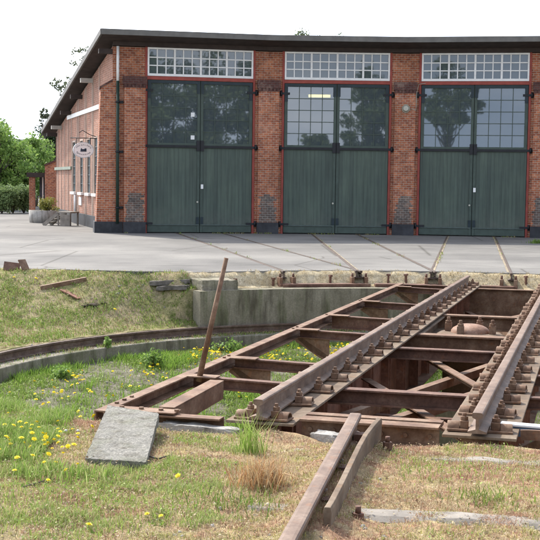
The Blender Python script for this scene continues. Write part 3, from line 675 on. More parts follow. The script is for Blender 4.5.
# ------------------------------------------------------------------ scrap on the bank
P = at(11, 271); m = MB().box(-.15, .15, -.006, .006, 0, .20); tag(m.build('scrap_plate', M['rust_dark'], loc=P, rot=(-.7, .12, .15), bevel=.003), 'square rusty steel plate leaning on the grass at the yard edge', 'scrap plate')
P = at(26, 270); m = MB().box(-.010, .010, -.09, .09, 0, .22); tag(m.build('scrap_strip', M['rust'], loc=P, rot=(0, -.55, -.6), bevel=.003), 'narrow rusty plate tilted beside the square scrap plate', 'scrap plate')
a, b_ = at(40, 286, .05), at(86, 277, .05); m = MB().bar(a, b_, .10, .012); dd = (b_-a).normalized(); xx = dd.cross(Vector((0, 0, 1))).normalized(); m.bar(a+xx*.045-Vector((0, 0, .012)), b_+xx*.045-Vector((0, 0, .012)), .012, .09)
tag(m.build('angle_iron', M['rust']), 'long rusty angle iron lying on the grass bank', 'angle iron')
a, b_ = at(62, 289, .03), at(80, 298, .03); tag(MB().bar(a, b_, .12, .02).build('scrap_strip', M['rust_red']), 'short reddish iron strip below the angle iron', 'scrap plate')
for x0, y0, x1, y1, lab in ((150, 281, 190, 279, 'upper'), (158, 286, 188, 285, 'lower')):
    a, b_ = at(x0, y0, .07), at(x1, y1, .07); tag(rough(MB().bar(a, b_, .17, .08).build('old_plank', M['old_wood']), .03, 12, 5), '%s weathered grey plank left of the concrete block' % lab, 'plank', 'planks at the pit wall end')

for px, py, sc_, lab in ((95, 305, .11, 'largest of the three, beside the short iron strip'), (84, 306, .07, 'left of the largest one'), (103, 303, .06, 'right of the largest one')):
    P = at(px, py); m = MB().lathe([(0, -.5), (.8, -.4), (1, 0), (.7, .35), (.3, .5), (0, .55)], n=9); o = m.build('earth_clod', M['clod'], loc=P); o.scale = (sc_*1.4, sc_, sc_*.6); o.rotation_euler = (.1, .1, px); rough(o, .5, 2, 2.)
    tag(o, 'dark earth clod on the bank, '+lab, 'clod', 'earth clods on the bank')
for pts, lab in (((( 24, 489), (38, 485), (55, 481)), 'thin dark twig lying in the near left grass'), (((148, 458), (158, 461), (170, 457), (177, 450)), 'bent brown twig lying beside the concrete slab')):
    tag(MB().tube([tuple(at(*p)+Vector((0, 0, .012))) for p in pts], [.005, .006, .004, .003], 6).build('twig', M['bark']), lab, 'twig')
# ------------------------------------------------------------------ engine shed
SH = empty('engine_shed', (C[0]+RD*math.sin(T2), C[1]+RD*math.cos(T2), 0), 'red brick engine shed with three tall green doors and a low sloping roof', 'building')
SHL = Vector(SH.location)
def fr(k): return (Vector((C[0]+RD*math.sin(T2+k*DT), C[1]+RD*math.cos(T2+k*DT), 0))-SHL, (0, 0, -(T2+k*DT)))
HW = RD*math.tan(DT/2); DW = 1.69; ZT = 5.82
UE = -2.77
for k in (-1, 0, 1, 2):
    loc, rot = fr(k)
    ul = UE if k == -1 else -HW; ur = HW
    MB().box(ul, -DW-.07, 0, .4, .0, ZT).build('wall', M['brick'], SH, loc, rot); MB().box(DW+.07, ur, 0, .4, 0, ZT).build('wall', M['brick'], SH, loc, rot)
    # red door frame
    m = MB().box(-DW-.07, -DW, -.02, .2, 0, ZT+.02).box(DW, DW+.07, -.02, .2, 0, ZT+.02).box(-DW, DW, -.015, .2, 4.83, 4.94)
    m.build('door_frame', M['redpaint'], SH, loc, rot, bevel=.004)
    # transom window
    fo = MB(); x0, x1, z0, z1 = -DW+.004, DW-.004, 4.945, 5.83; w = .055
    fo.box(x0, x1, -.03, .05, z0, z0+w+.02); fo.box(x0, x1, -.03, .05, z1-w, z1)
    for i in range(5):
        xc = x0+w/2+(x1-x0-w)*i/4; ww = w if i in (0, 4) else .062; fo.box(xc-ww/2, xc+ww/2, -.026, .05, z0+w+.021, z1-w-.001)
        if i < 4:
            for q in (1, 2): xb = xc+(x1-x0-w)/4*q/3; fo.box(xb-.017, xb+.017, -.012, .04, z0+w+.021, z1-w-.001)
    for q in (1, 2): zb = z0+w+.02+(z1-z0-2*w-.02)*q/3; fo.box(x0+w, x1-w, -.010, .038, zb-.017, zb+.017)
    tw = fo.build('transom_window', M['white'], SH, loc, rot)
    MB().quad([(x0+.01, .02, z0+.01), (x1-.01, .02, z0+.01), (x1-.01, .02, z1-.01), (x0+.01, .02, z1-.01)])
    pm = MB()
    nx_, nz_ = 12, 3
    for a in range(nx_):
        for b_ in range(nz_):     # panes slightly out of true, as old glass is
            u0 = x0+w/2+(x1-x0-w)*a/nx_; u1 = x0+w/2+(x1-x0-w)*(a+1)/nx_; v0 = z0+w+.02+(z1-z0-2*w-.02)*b_/nz_; v1 = v0+(z1-z0-2*w-.02)/nz_
            j = [random.uniform(-.0009, .0009) for _ in range(4)]
            pm.quad([(u0, .022+j[0], v0), (u1, .022+j[1], v0), (u1, .022+j[2], v1), (u0, .022+j[0]+j[2]-j[1], v1)])
    pm.build('pane', M['glass_old'], tw)
    # two leaves
    for s in (-1, 1):
        a0, a1 = (-DW+.012, -.008) if s < 0 else (.008, DW-.012)
        dm = MB().box(a0, a1, .02, .07, .03, 2.70)
        lf = dm.build('door_leaf', M['green'], SH, loc, rot)
        st = MB(); sw = .10
        st.box(a0, a0+sw, 0, .075, 2.70, 4.82) if s < 0 else st.box(a1-sw, a1, 0, .075, 2.70, 4.82)
        st.box(a1-.085, a1, 0, .075, .03, 4.82) if s < 0 else st.box(a0, a0+.085, 0, .075, .03, 4.82)
        g0, g1 = (a0+sw, a1-.085) if s < 0 else (a0+.085, a1-sw)
        st.box(g0, g1, 0.002, .073, 2.70, 2.86); st.box(g0, g1, .002, .073, 4.72, 4.82); st.box(a0+.01, a1-.09, .003, .02, .04, .235) if s < 0 else st.box(a0+.09, a1-.01, .003, .02, .04, .235)
        st.build('leaf_frame', M['green_paint'], lf, bevel=.004)
        gb = MB()
        for q in range(1, 4): xc = g0+(g1-g0)*q/4; gb.box(xc-.011, xc+.011, .02, .055, 2.86, 4.72)
        for q in range(1, 5): zc = 2.86+1.86*q/5; gb.box(g0, g1, .022, .053, zc-.011, zc+.011)
        gb.build('glazing_bars', M['green_paint'], lf)
        pm = MB()
        for a in range(4):
            for b_ in range(5):
                u0 = g0+(g1-g0)*a/4; u1 = g0+(g1-g0)*(a+1)/4; v0 = 2.86+1.86*b_/5; v1 = v0+1.86/5; t0 = random.uniform(-.0004, .0004); t1 = random.uniform(-.0004, .0004)
                pm.quad([(u0, .038+t0, v0), (u1, .038-t0, v0), (u1, .038-t0+t1, v1), (u0, .038+t0+t1, v1)])
        pm.build('pane', M['glass'], lf)
        xo = -DW-.10 if s < 0 else DW+.10; xi = a1-.11 if s < 0 else a0+.11
        for zc in (2.755, 4.50, .31):
            sh = MB()
            if zc == 2.755:
                xe = a1 if s < 0 else a0; sh.box(min(xo, xi), max(xo, xi), -.035, -.004, zc-.0375, zc+.0375); sh.box(min(xe, xi), max(xe, xi), -.03, -.003, 2.62, 2.95)
            else: sh.box(min(xo, xo-s*.28), max(xo, xo-s*.28), -.03, -.004, zc-.035, zc+.035)
            sh.cyl((xo, -.06, zc-.09), (xo, -.06, zc+.09), .035, n=8); sh.box(min(xo, xo+s*.14), max(xo, xo+s*.14), -.05, -.005, zc-.04, zc+.03)
            sh.build('strap_hinge', M['black_iron'], lf)
        MB().box(a0+.02, a1-.02, -.022, .004, .255, .285).build('weather_bar', plain('weather_bar', (.075, .10, .09), .5), lf)
        MB().box(a0+.01, a1-.01, -.01, -.001, 4.725, 4.81).build('top_strap', M['dark_green'], lf)
        xq = a1-.06 if s < 0 else a0+.06
        MB().box(xq-.045, xq+.045, -.014, -.0015, 4.42, 4.815).build('corner_strap', M['dark_green'], lf); MB().box(xq-.045, xq+.045, -.014, -.0015, .30, .52).build('corner_strap', M['dark_green'], lf)
        xq = a0+.055 if s < 0 else a1-.055; MB().box(xq-.05, xq+.05, -.014, -.0015, 4.25, 4.815).build('corner_strap', M['dark_green'], lf)
        if s > 0 and k in (-1, 1): MB().box(a0+.02, a0+.10, -.02, -.001, 1.42, 1.56).build('lock_plate', M['white'], lf, bevel=.004)
        if s < 0: MB().cyl((a1-.07, -.03, 1.0), (a1-.07, -.0, 1.0), .03, n=10).build('door_knob', M['zinc'], lf)
    if k == -1:
        for zc in (3.70, 2.98):
            MB().box(-.30, -.18, .030, .036, zc, zc+.13).build('sticker', M['white'], lf)
# pilasters on the folds (and one at the left end, one at the right)
def pilaster(loc, rot, u=0):
    m = MB().box(u-.33, u+.33, -.20, -.002, .36, 4.55); pl = m.build('pilaster', M['brick'], SH, loc, rot, bevel=.004)
    MB().box(u-.35, u+.35, -.225, .0, 0, .36).build('plinth', M['plinth'], pl, bevel=.01)
    c = MB().box(u-.37, u+.37, -.235, -.003, 4.64, 4.90)
    for i in range(6): x = u-.35+.7*(i+.5)/6; c.box(x-.035, x+.035, -.225, -.003, 4.55, 4.64)
    c.box(u-.345, u+.345, -.205, -.003, 4.551, 4.639)
    c.build('cap', M['brick_cap'], pl)
    rb = MB()
    for i in range(13):
        z = .365+.07*i; e = .31; jt = .05+.012*i+(.08 if i == 12 else 0); rb.box(u-e+random.uniform(0, jt), u+e-random.uniform(0, jt), -.2035+.0002*(i % 3), -.1985, z, z+.0695)
    rb.build('repaired_bricks', M['brick_dark'], pl)
for q in (-.5, .5, 1.5):
    t = T2+q*DT; rr = RD/math.cos(DT/2); pilaster(Vector((C[0]+rr*math.sin(t), C[1]+rr*math.cos(t), 0))-SHL, (0, 0, -t))
loc, rot = fr(-1); pilaster(loc, rot, -2.09)
for k in (-1, 0, 1, 2):
    loc, rot = fr(k); m = MB()
    m.box(UE+.35 if k > -9 and k == -1 else -HW+.35, -DW-.075, -.02, .0, 0, .34) if False else None
MB().box(UE-.02, -2.45, -.03, .02, 0, .36).build('plinth', M['plinth'], SH, *fr(-1))
# side wall
ts = T2-1.5*DT; sdv, snv = radial(ts); d1, n1 = radial(T2-DT); pc = C+d1*RD+n1*UE        # front left corner
sl_loc = Vector((pc[0], pc[1], 0))-SHL; sl_rot = (0, 0, -ts)      # local y runs back along the wall, x to the right
SLEN = 14.6; slope = .150
def roofz(y): return 6.06-slope*(y+.9)
def wallz(y): return roofz(y)-.09
m = MB()
wins = [(3.55, .62), (4.85, .62), (6.3, .62), (7.75, .62)]
ws = [(2.93, 3.78), (4.55, 5.40), (6.35, 7.2), (8.3, 9.25)]
def wq(y0, y1, z0, z1a, z1b, x=0.):
    m.quad([(x, y1, z0), (x, y0, z0), (x, y0, z1a), (x, y1, z1b)], uv=[(-y1, z0), (-y0, z0), (-y0, z1a), (-y1, z1b)])
edges = [0.0]+[v for w_ in ws for v in w_]+[SLEN]
for i in range(len(edges)-1):
    y0, y1 = edges[i], edges[i+1]
    if i % 2 == 0: wq(y0, y1, 0, wallz(y0), wallz(y1))
    else: wq(y0, y1, 0, 1.2, 1.2); wq(y0, y1, 3.15, wallz(y0), wallz(y1))
side = m.build('side_wall', M['brick_side_lit'], SH, sl_loc, sl_rot)
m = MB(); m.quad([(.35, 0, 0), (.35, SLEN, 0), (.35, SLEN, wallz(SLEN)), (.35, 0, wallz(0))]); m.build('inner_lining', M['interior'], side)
MB().box(-.06, -.003, .5, SLEN, 0, .42).build('plinth', M['plinth'], side)
for y in (2.6, 3.95, 4.2, 5.6, 5.9, 7.55, 7.9, 9.5, 10.5, 11.6, 12.7, 13.8): MB().box(-.02, -.001, y-.04, y+.04, .43, wallz(y)-.02).build('wall_post', M['post'], side)
MB().box(-.05, -.0015, 2.2, 10.6, 4.02, 4.17).build('white_band', M['white'], side)
MB().box(-.07, -.0018, 9.4, 14.55, 2.05, 2.17).build('wall_pipe', plain('pale_green_pipe', (.22, .25, .2), .7), side)
for i, (y0, y1) in enumerate(ws):
    wn_ = MB().box(-.02, .06, y0, y0+.07, 1.2, 3.15).box(-.02, .06, y1-.07, y1, 1.2, 3.15).box(-.015, .06, y0+.07, y1-.07, 3.08, 3.15)
    w_ = wn_.build('window', M['post'], side)
    pm = MB(); pm.quad([(.03, y1-.03, 1.2), (.03, y0+.03, 1.2), (.03, y0+.03, 3.1), (.03, y1-.03, 3.1)]); pm.build('pane', M['glass_old'], w_)
    gb = MB()
    for q in range(1, 6): z = 1.2+1.9*q/6; gb.box(.0, .028, y0+.07, y1-.07, z-.012, z+.012)
    gb.build('glazing_bars', M['dark_green'], w_); MB().box(-.10, .0, y0-.05, y1+.05, 1.10, 1.195).build('sill', M['white'], w_)
MB().box(-.03, -.002, 6.75, 7.35, .72, 1.02).build('notice_board', M['white'], side)
MB().cyl((-.05, 8.2, .42), (-.05, 8.2, 1.08), .05, n=10).build('white_pipe', M['white'], side)
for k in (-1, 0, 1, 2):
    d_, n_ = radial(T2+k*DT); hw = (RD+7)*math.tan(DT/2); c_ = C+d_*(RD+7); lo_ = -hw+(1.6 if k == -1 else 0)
    MB().box(-hw+.02 if k > -1 else UE+.5, hw-.02, 0, .1, 0, 4.98).build('light_screen', M['interior'], SH, Vector((c_[0], c_[1], 0))-SHL, (0, 0, -(T2+k*DT)))  # added dark screen: blocks daylight leaking in under the roof behind the glass
# back and far walls close the volume
m = MB(); m.box(.0, 20, SLEN-.3, SLEN, 0, wallz(SLEN)); m.build('back_wall', M['brick_side_lit'], SH, sl_loc, sl_rot)
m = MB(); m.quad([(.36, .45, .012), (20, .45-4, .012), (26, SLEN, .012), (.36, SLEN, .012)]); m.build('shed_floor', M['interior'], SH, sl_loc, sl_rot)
d3, n3 = radial(T2+2.5*DT); pr = C+d3*RD/math.cos(DT/2); MB().box(-.3, 0, .2, SLEN, 0, 4).build('end_wall', M['brick'], SH, Vector((pr[0], pr[1], 0))-SHL, (0, 0, -(T2+2.5*DT)))
# corner buttress with a sloping top, broader at the foot
m = MB(); yb0, yb1 = .02, .72
def ring_(z, xl): return [(xl, yb0, z), (-.0, yb0, z), (-.0, yb1, z), (xl, yb1, z)]
r0, r1, r2 = ring_(.36, -.50), ring_(4.5, -.37), [(-.37, yb0, 4.56), (0, yb0, 4.78), (0, yb1, 4.78), (-.37, yb1, 4.56)]
for A, B in ((r0, r1), (r1, r2)):
    for i in range(4): k = (i+1) % 4; m.quad([A[i], A[k], B[k], B[i]])
m.quad(r2); bt = m.build('buttress', M['brick'], SH, sl_loc, (0, 0, -(T2-DT)))
c = MB(); c.quad([(-.41, yb0-.03, 4.565), (0, yb0-.03, 4.81), (0, yb1+.03, 4.81), (-.41, yb1+.03, 4.565)]); c.quad([(-.41, yb0-.03, 4.50), (0, yb0-.03, 4.745), (0, yb0-.03, 4.81), (-.41, yb0-.03, 4.565)]); c.quad([(-.41, yb1, 4.5), (-.41, yb0-.03, 4.5), (-.41, yb0-.03, 4.565), (-.41, yb1, 4.565)]); c.build('cap', M['brick_cap'], bt)
MB().box(-.56, -.002, -.02, .76, 0, .36).build('plinth', M['plinth'], bt, bevel=.01)
# roof
def rp(t, off, z): rr = (RD+off); return None
OV = .85; B = 15.4
def fold(q, off):      # point on a fold line at perpendicular offset off from the facade
    t = T2+q*DT; rr = (RD+off)/math.cos(DT/2); return np.array([C[0]+rr*math.sin(t), C[1]+rr*math.cos(t)])
vo_ = -.46             # verge overhang beyond the side wall
pv0 = pc-sdv*(.9)+snv*vo_; pv1 = pc+sdv*(SLEN+1.0)+snv*vo_
front = [pv0]+[fold(q, -OV) for q in (-.5, .5, 1.5, 2.5)]
# bring the verge front onto the first facet's front line
tt = ((C+d1*(RD-OV)-pv0)@d1)/(sdv@d1); front[0] = pv0+sdv*tt
back = [pv1]+[fold(q, B) for q in (-.5, .5, 1.5, 2.5)]
ZR, ZB = 6.235, 6.235-slope*(B+OV)
m = MB(); mf = MB(); ms = MB()
for i in range(4):
    f0, f1, b0, b1 = front[i], front[i+1], back[i], back[i+1]
    m.quad([(*f0, ZR), (*f1, ZR), (*b1, ZB), (*b0, ZB)])
    ms.quad([(*b0, ZB-.16), (*b1, ZB-.16), (*f1, ZR-.16), (*f0, ZR-.16)])
    u = Vector((*(f1-f0), 0)).normalized(); w_ = Vector((u.y, -u.x, 0))
    p = Vector((*f0, ZR+.012)); q = Vector((*f1, ZR+.012)); mf.bar(p+w_*.03-u*.03, q+w_*.03, .06, .17)
roof = m.build('roof', M['roof'], SH, -SHL)
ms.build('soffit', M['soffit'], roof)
mf.build('roof_edge', M['fascia'], roof)
vd = Vector((*(back[0]-front[0]), ZB-ZR)); MB().bar(Vector((*front[0], ZR+.015))-Vector((snv[0]*.03, snv[1]*.03, 0)), Vector((*back[0], ZB+.015))-Vector((snv[0]*.03, snv[1]*.03, 0)), .055, .17).build('verge_board', M['fascia'], roof)
MB().bar((*back[0], ZB), (*back[3], ZB), .05, .16).build('rear_edge', M['fascia'], roof)
for k in (-1, 0, 1, 2):       # dark wall plate under the eaves
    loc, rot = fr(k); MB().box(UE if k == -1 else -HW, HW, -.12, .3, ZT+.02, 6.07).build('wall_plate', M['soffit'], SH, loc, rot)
# purlin ends under the verge
for i, (y, mt) in enumerate(((.1, 'soffit'), (4.1, 'pale_wood'), (6.7, 'soffit'), (9.6, 'soffit'), (12.6, 'pale_wood'), (14.2, 'soffit'))):
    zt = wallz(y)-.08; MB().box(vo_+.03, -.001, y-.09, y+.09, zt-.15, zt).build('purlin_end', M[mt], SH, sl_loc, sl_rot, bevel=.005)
# downpipe
loc, rot = fr(-1); dp = MB().cyl((-2.62, -.09, .3), (-2.62, -.09, 4.75), .05, n=12).build('downpipe', M['pipe_green'], SH, loc, rot)
MB().cyl((-2.62, -.09, 4.75), (-2.62, -.09, 5.82), .043, n=12).build('upper_pipe', M['white'], dp)
for z in (.8, 2.55, 4.1): MB().cyl((-2.62, -.09, z-.03), (-2.62, -.09, z+.03), .068, n=12).box(-2.56, -2.44, -.05, -.0, z-.04, z+.04).build('pipe_bracket', M['black_iron'], dp)
# wall lamp and cable on the pilaster between the middle and right doors
t = T2+.5*DT; rr = RD/math.cos(DT/2); lt = empty('wall_lamp', (C[0]+rr*math.sin(t), C[1]+rr*math.cos(t), 4.06), 'round pale bulkhead lamp on the brick pilaster between two doors', 'lamp', rot=(0, 0, -t))
MB().cyl((0.02, -.204, 0), (.02, -.24, 0), .13, n=24).build('base', M['lamp_base'], lt); MB().cyl((0.02, -.24, 0), (.02, -.29, 0), .105, .07, n=24).build('glass_cover', M['zinc'], lt)
m = MB().tube([(.18, -.21, .0), (.34, -.21, -.05), (.36, -.21, .55), (.42, -.12, .78), (.8, -.03, .85)], .008, 6); m.build('cable', M['zinc'], lt)
# fluorescent lamp hanging inside
fm, fnt, fb_ = newmat('lamp_tube'); fb_.inputs['Emission Color'].default_value = (1, .8, .35, 1); fb_.inputs['Emission Strength'].default_value = 1.6; fb_.inputs['Base Color'].default_value = (.8, .7, .4, 1)
lt = empty('fluorescent_lamp', (1.72, 43.2, 4.75), 'lit yellow fluorescent lamp hanging inside behind the middle door glass', 'lamp')
MB().cyl((-.42, 0, 0), (.36, 0, .0), .05, n=10).build('tube', fm, lt); MB().box(-.48, .42, -.06, .06, .05, .11).build('housing', M['white'], lt); MB().tube([(0, 0, .1), (0, 0, 1.0)], .01, 5).build('hanger', M['black_iron'], lt)

# hanging oval sign (perpendicular to the side wall)
sp = pc+sdv*3.15; SG = empty('hanging_sign', (sp[0], sp[1], 2.66), 'white oval sign with a small engine picture hanging from an iron bracket', 'sign', rot=(0, 0, -ts+.1))
ov = MB(); N = 40; a_, b__ = .355, .265; cx = -.47
for y, sgn in ((-.02, 1), (.02, -1)):
    pts = [(cx+sgn*a_*math.cos(2*math.pi*i/N), y, b__*math.sin(2*math.pi*i/N)) for i in range(N)]; ov.quad(pts)
for i in range(N):
    t0, t1 = 2*math.pi*i/N, 2*math.pi*(i+1)/N; P = lambda t, y: (cx+a_*math.cos(t), y, b__*math.sin(t)); ov.quad([P(t0, -.02), P(t0, .02), P(t1, .02), P(t1, -.02)])
bd = ov.build('board', plain('sign_white', (.88, .88, .88), .4, .03, 3, bmp=0), SG)
rg = MB().lathe([(.95, 0), (1.0, 0), (1.0, .006), (.95, .006), (.95, 0)], n=48)
rg.v = [(cx+v[0]*a_*.985, -.021-v[2], v[1]*b__*.985) for v in rg.v]; rg.build('rim', plain('sign_rim', (.45, .5, .55), .5), bd)
lo = MB().box(cx-.10, cx+.07, -.028, -.0205, -.025, .03).box(cx+.035, cx+.10, -.028, -.0207, -.025, .055).box(cx-.085, cx-.06, -.027, -.0206, .03, .06).box(cx-.115, cx+.115, -.027, -.0208, -.045, -.033)
for x in (-.08, -.03, .02, .07): lo.cyl((cx+x, -.0205, -.04), (cx+x, -.0275, -.04), .022, n=10)
lo.build('engine_picture', plain('sign_blue', (.03, .05, .08), .5), bd)
lt_ = MB()
for i in range(11):
    t = R(160-140*i/10); h = .035+.008*((i*5) % 3); m4 = Matrix.Translation((cx+.26*math.cos(t), -.0215, .035+.135*math.sin(t))) @ Matrix.Rotation(-(t-math.pi/2)*.75, 4, 'Y')
    lt_.box(-.012, -.004, -.003, 0, -h/2, h/2, m4); lt_.box(-.0035, .012, -.003, 0, (h/2-.009) if i % 2 else -h/2, h/2 if i % 2 else -h/2+.009, m4)
    if i % 3: lt_.box(.0125, .018, -.003, 0, -h/2, h/2, m4)
for i in range(9):
    t = R(212+118*i/8); h = (.075 if i == 0 else .032+.008*((i*7) % 3)); m4 = Matrix.Translation((cx+.255*math.cos(t), -.0215, -.02+.135*math.sin(t))) @ Matrix.Rotation(.25, 4, 'Y') @ Matrix.Rotation(-(t+math.pi/2)*.6, 4, 'Y')
    lt_.box(-.013, -.004, -.003, 0, -h/2, h/2, m4); lt_.box(-.0035, .014, -.003, 0, -h/2, -h/2+.01, m4); lt_.box(.0145, .02, -.003, 0, -h/2, h/2-.006, m4)
lt_.build('lettering', plain('sign_ink', (.06, .07, .10), .5), bd)
bk = MB().tube([(0, 0, .40), (-.92, 0, .40)], .014, 8).tube([(0, 0, .44), (-.25, 0, .52), (-.5, 0, .66)], .012, 8).tube([(-.5, 0, .66), (-.62, 0, .58)], .012, 8)
for x in (-.23, -.71): bk.tube([(cx+ (x-cx), 0, .40), (cx+(x-cx), 0, .17)], .012, 6)
bk.build('bracket', M['black_iron'], SG)

# ------------------------------------------------------------------ things along the side wall
def pxY(x, y, Yd): v = _F+_R*(x-270)/F_PX-_U*(y-270)/F_PX; t = Yd/v[1]; return Vector(np.array([0, 0, CAM_H])+t*v)
p = pxz(40.5, 223, 0.004); PL = empty('planter', (p[0], p[1]+.5, .004), 'round grey concrete planter by the shed side wall', 'planter')
MB().lathe([(.0, 0), (.50, 0), (.54, .47), (.46, .47), (.44, .36), (0, .36)], n=28).build('tub', M['stone'], PL); MB().lathe([(.0, .40), (.45, .38)], n=20).build('soil', M['ground'], PL)
def leaves(c, n, rad, size, cols, squash=1., up=.2):
    """n leaf quads spread through an ellipsoid; returns verts, faces, tints"""
    v = rng.normal(size=(n, 3)); v /= np.linalg.norm(v, axis=1)[:, None]; v *= (rng.random((n, 1))**.45); P = np.asarray(c)+v*np.asarray(rad)
    a = rng.normal(size=(n, 3)); a /= np.linalg.norm(a, axis=1)[:, None]; b = rng.normal(size=(n, 3)); b -= (b*a).sum(1)[:, None]*a; b /= np.linalg.norm(b, axis=1)[:, None]
    s = size*(.6+.8*rng.random((n, 1))); V = np.stack([P-a*s, P-b*s*.55, P+a*s, P+b*s*.55], 1).reshape(-1, 3)
    cc = np.asarray(cols)[rng.integers(0, len(cols), n)]*(.75+.5*rng.random((n, 1))); return V, np.arange(4*n).reshape(-1, 4), np.repeat(cc, 4, 0)
def merge(parts):
    V, Fc, T = [], [], []; b = 0
    for v, f, t in parts: V.append(v); Fc.append(f+b); T.append(t); b += len(v)
    return np.vstack(V), np.vstack(Fc), np.vstack(T)
GREEN = [(.10, .17, .03), (.075, .13, .025), (.13, .20, .04), (.06, .11, .03)]
FRESH = [(.21, .33, .07), (.16, .27, .06), (.26, .36, .10), (.12, .20, .05)]
DARK = [(.03, .055, .02), (.045, .07, .025), (.025, .045, .02)]
def tree(name, x, y, h, r, cols, label, group, clumps=26, per=260, size=.11, z_lo=.3, trunk_r=.16, spread=1., cat='tree', zsq=.8, gap=.36):
    T = empty(name, (x, y, 0), label, cat, group)
    tr = MB().tube([(0, 0, -.1), (.05*r, .0, h*.25), (-.03*r, .04*r, h*.5), (.04*r, 0, h*.8)], [trunk_r*1.25, trunk_r, trunk_r*.7, trunk_r*.25], 9)
    parts = []; zc = h*(z_lo+1)/2; hz = h*(1-z_lo)/2
    for i in range(clumps):
        u = rng.normal(size=3); u /= np.linalg.norm(u); u *= rng.random()**.4
        c = np.array([u[0]*r*.85, u[1]*r*.85, zc+u[2]*hz*.88]); rr = r*gap*(.6+.6*rng.random())
        c[0] *= spread
        parts.append(leaves(c, per, (rr, rr, rr*zsq), size, cols))
        q = Vector(c); st = Vector((.02*r, .01, h*min(.72, max(.2, c[2]/h*.62)))); mid = st.lerp(q, .55)+Vector((0, 0, -.03*h)); tr.tube([tuple(st), tuple(mid), tuple(q)], [trunk_r*.42, trunk_r*.24, trunk_r*.06], 5)
    tr.build('trunk', M['bark'], T); V, Fc, TT = merge(parts); raw_mesh('crown', V, Fc, M['leaf'], TT, T); return T
def bush(name, x, y, z, h, r, cols, label, group=None, n=6000, size=.07, cat='shrub', clumps=14):
    T = empty(name, (x, y, z), label, cat, group); parts = []; st = MB()
    for i in range(clumps):
        a = 2*math.pi*rng.random(); q = r*.7*rng.random()**.5; hh = h*(.22+.5*rng.random()); c = (q*math.cos(a), q*math.sin(a), hh)
        rr = r*(.35+.2*rng.random()); parts.append(leaves(c, n//clumps, (rr, rr, min(hh, rr*1.1)), size, cols)); st.tube([(0, 0, 0), (c[0]*.5, c[1]*.5, hh*.6), c], [.03, .02, .008], 5)
    st.build('stems', M['bark'], T); V, Fc, TT = merge(parts); raw_mesh('foliage', V, Fc, M['leaf'], TT, T); return T
bush('planter_shrub', p[0]+.22, p[1]+.5, .38, .6, .42, [(.22, .22, .04), (.15, .17, .04), (.26, .24, .06)], 'yellowish green small shrub growing in the concrete planter', n=1500, size=.03)
# wooden steps against the side wall
a = pxz(58, 226, .0); ST = empty('wooden_steps', (a[0], a[1], 0), 'small grey wooden steps with a landing beside the planter', 'steps', rot=(0, 0, -.25))
MB().box(-.05, .50, -.05, .75, .46, .51).build('landing', M['wood'], ST)
m = MB(); 
for x in (-.02, .44): m.box(x, x+.05, 0.0, .05, 0, .46); m.box(x, x+.05, .65, .70, 0, .46)
m.build('landing_posts', M['wood'], ST)
for y in (0.02, .62): MB().bar((-.62, y, .06), (-.04, y, .52), .05, .13).build('stringer', M['wood'], ST)
for i in range(3): MB().box(-.58+.17*i, -.36+.17*i, 0.05, .6, .10+.12*i, .125+.12*i).build('tread', M['wood'], ST)
MB().box(.1, .48, -.055, -.045, .0, .42).build('side_board', M['wood'], ST)
# brick annex behind
q = pxz(50, 208, .3); AX = empty('brick_annex', (-11.0, 54.5, 0), 'low brick annex with a flat roof at the rear of the engine shed', 'building', rot=(0, 0, .1))
m = MB(); P_ = [(.72, 0), (3.4, 0), (3.4, 2.75), (1.5, 2.62), (.72, 2.28)]; m.quad([(x, 0, z) for x, z in P_]); m.quad([(x, .3, z) for x, z in P_][::-1])
for k in range(5): a_, b_ = P_[k], P_[(k+1) % 5]; m.quad([(b_[0], 0, b_[1]), (a_[0], 0, a_[1]), (a_[0], .3, a_[1]), (b_[0], .3, b_[1])])
m.build('wall', M['brick'], AX); MB().bar((.68, .15, 2.32), (1.5, .15, 2.67), .4, .08).bar((1.5, .15, 2.67), (3.4, .15, 2.80), .4, .08).build('wall_coping', M['brick_cap'], AX)
MB().box(-.02, .24, .3, .6, 0, 1.74).build('gate_post', M['brick'], AX); MB().box(.24, 3.4, 2.6, 2.9, 0, 1.74).build('rear_wall', M['plinth'], AX)
MB().box(-.12, .71, .2, 3.1, 1.74, 1.95).build('flat_roof', M['soffit'], AX); MB().box(.52, .57, .9, .95, 0, 1.74).build('white_post', M['white'], AX)
# distant house roof
HS = empty('distant_house', (-21, 104, 0), 'grey roofed house far behind the trees on the left', 'house')
MB().box(-6, 8, 0, 8, 0, 3.4).build('wall', M['render'], HS); m = MB(); m.quad([(-6.4, -.5, 3.3), (8.4, -.5, 3.3), (7.6, 4, 5.2), (-5.4, 4, 5.2)]); m.quad([(8.4, 8.5, 3.3), (-6.4, 8.5, 3.3), (-5.4, 4, 5.2), (7.6, 4, 5.2)]); m.quad([(-6.4, 8.5, 3.3), (-6.4, -.5, 3.3), (-5.4, 4, 5.2)]); m.quad([(8.4, -.5, 3.3), (8.4, 8.5, 3.3), (7.6, 4, 5.2)]); m.build('roof', M['grey_roof'], HS)

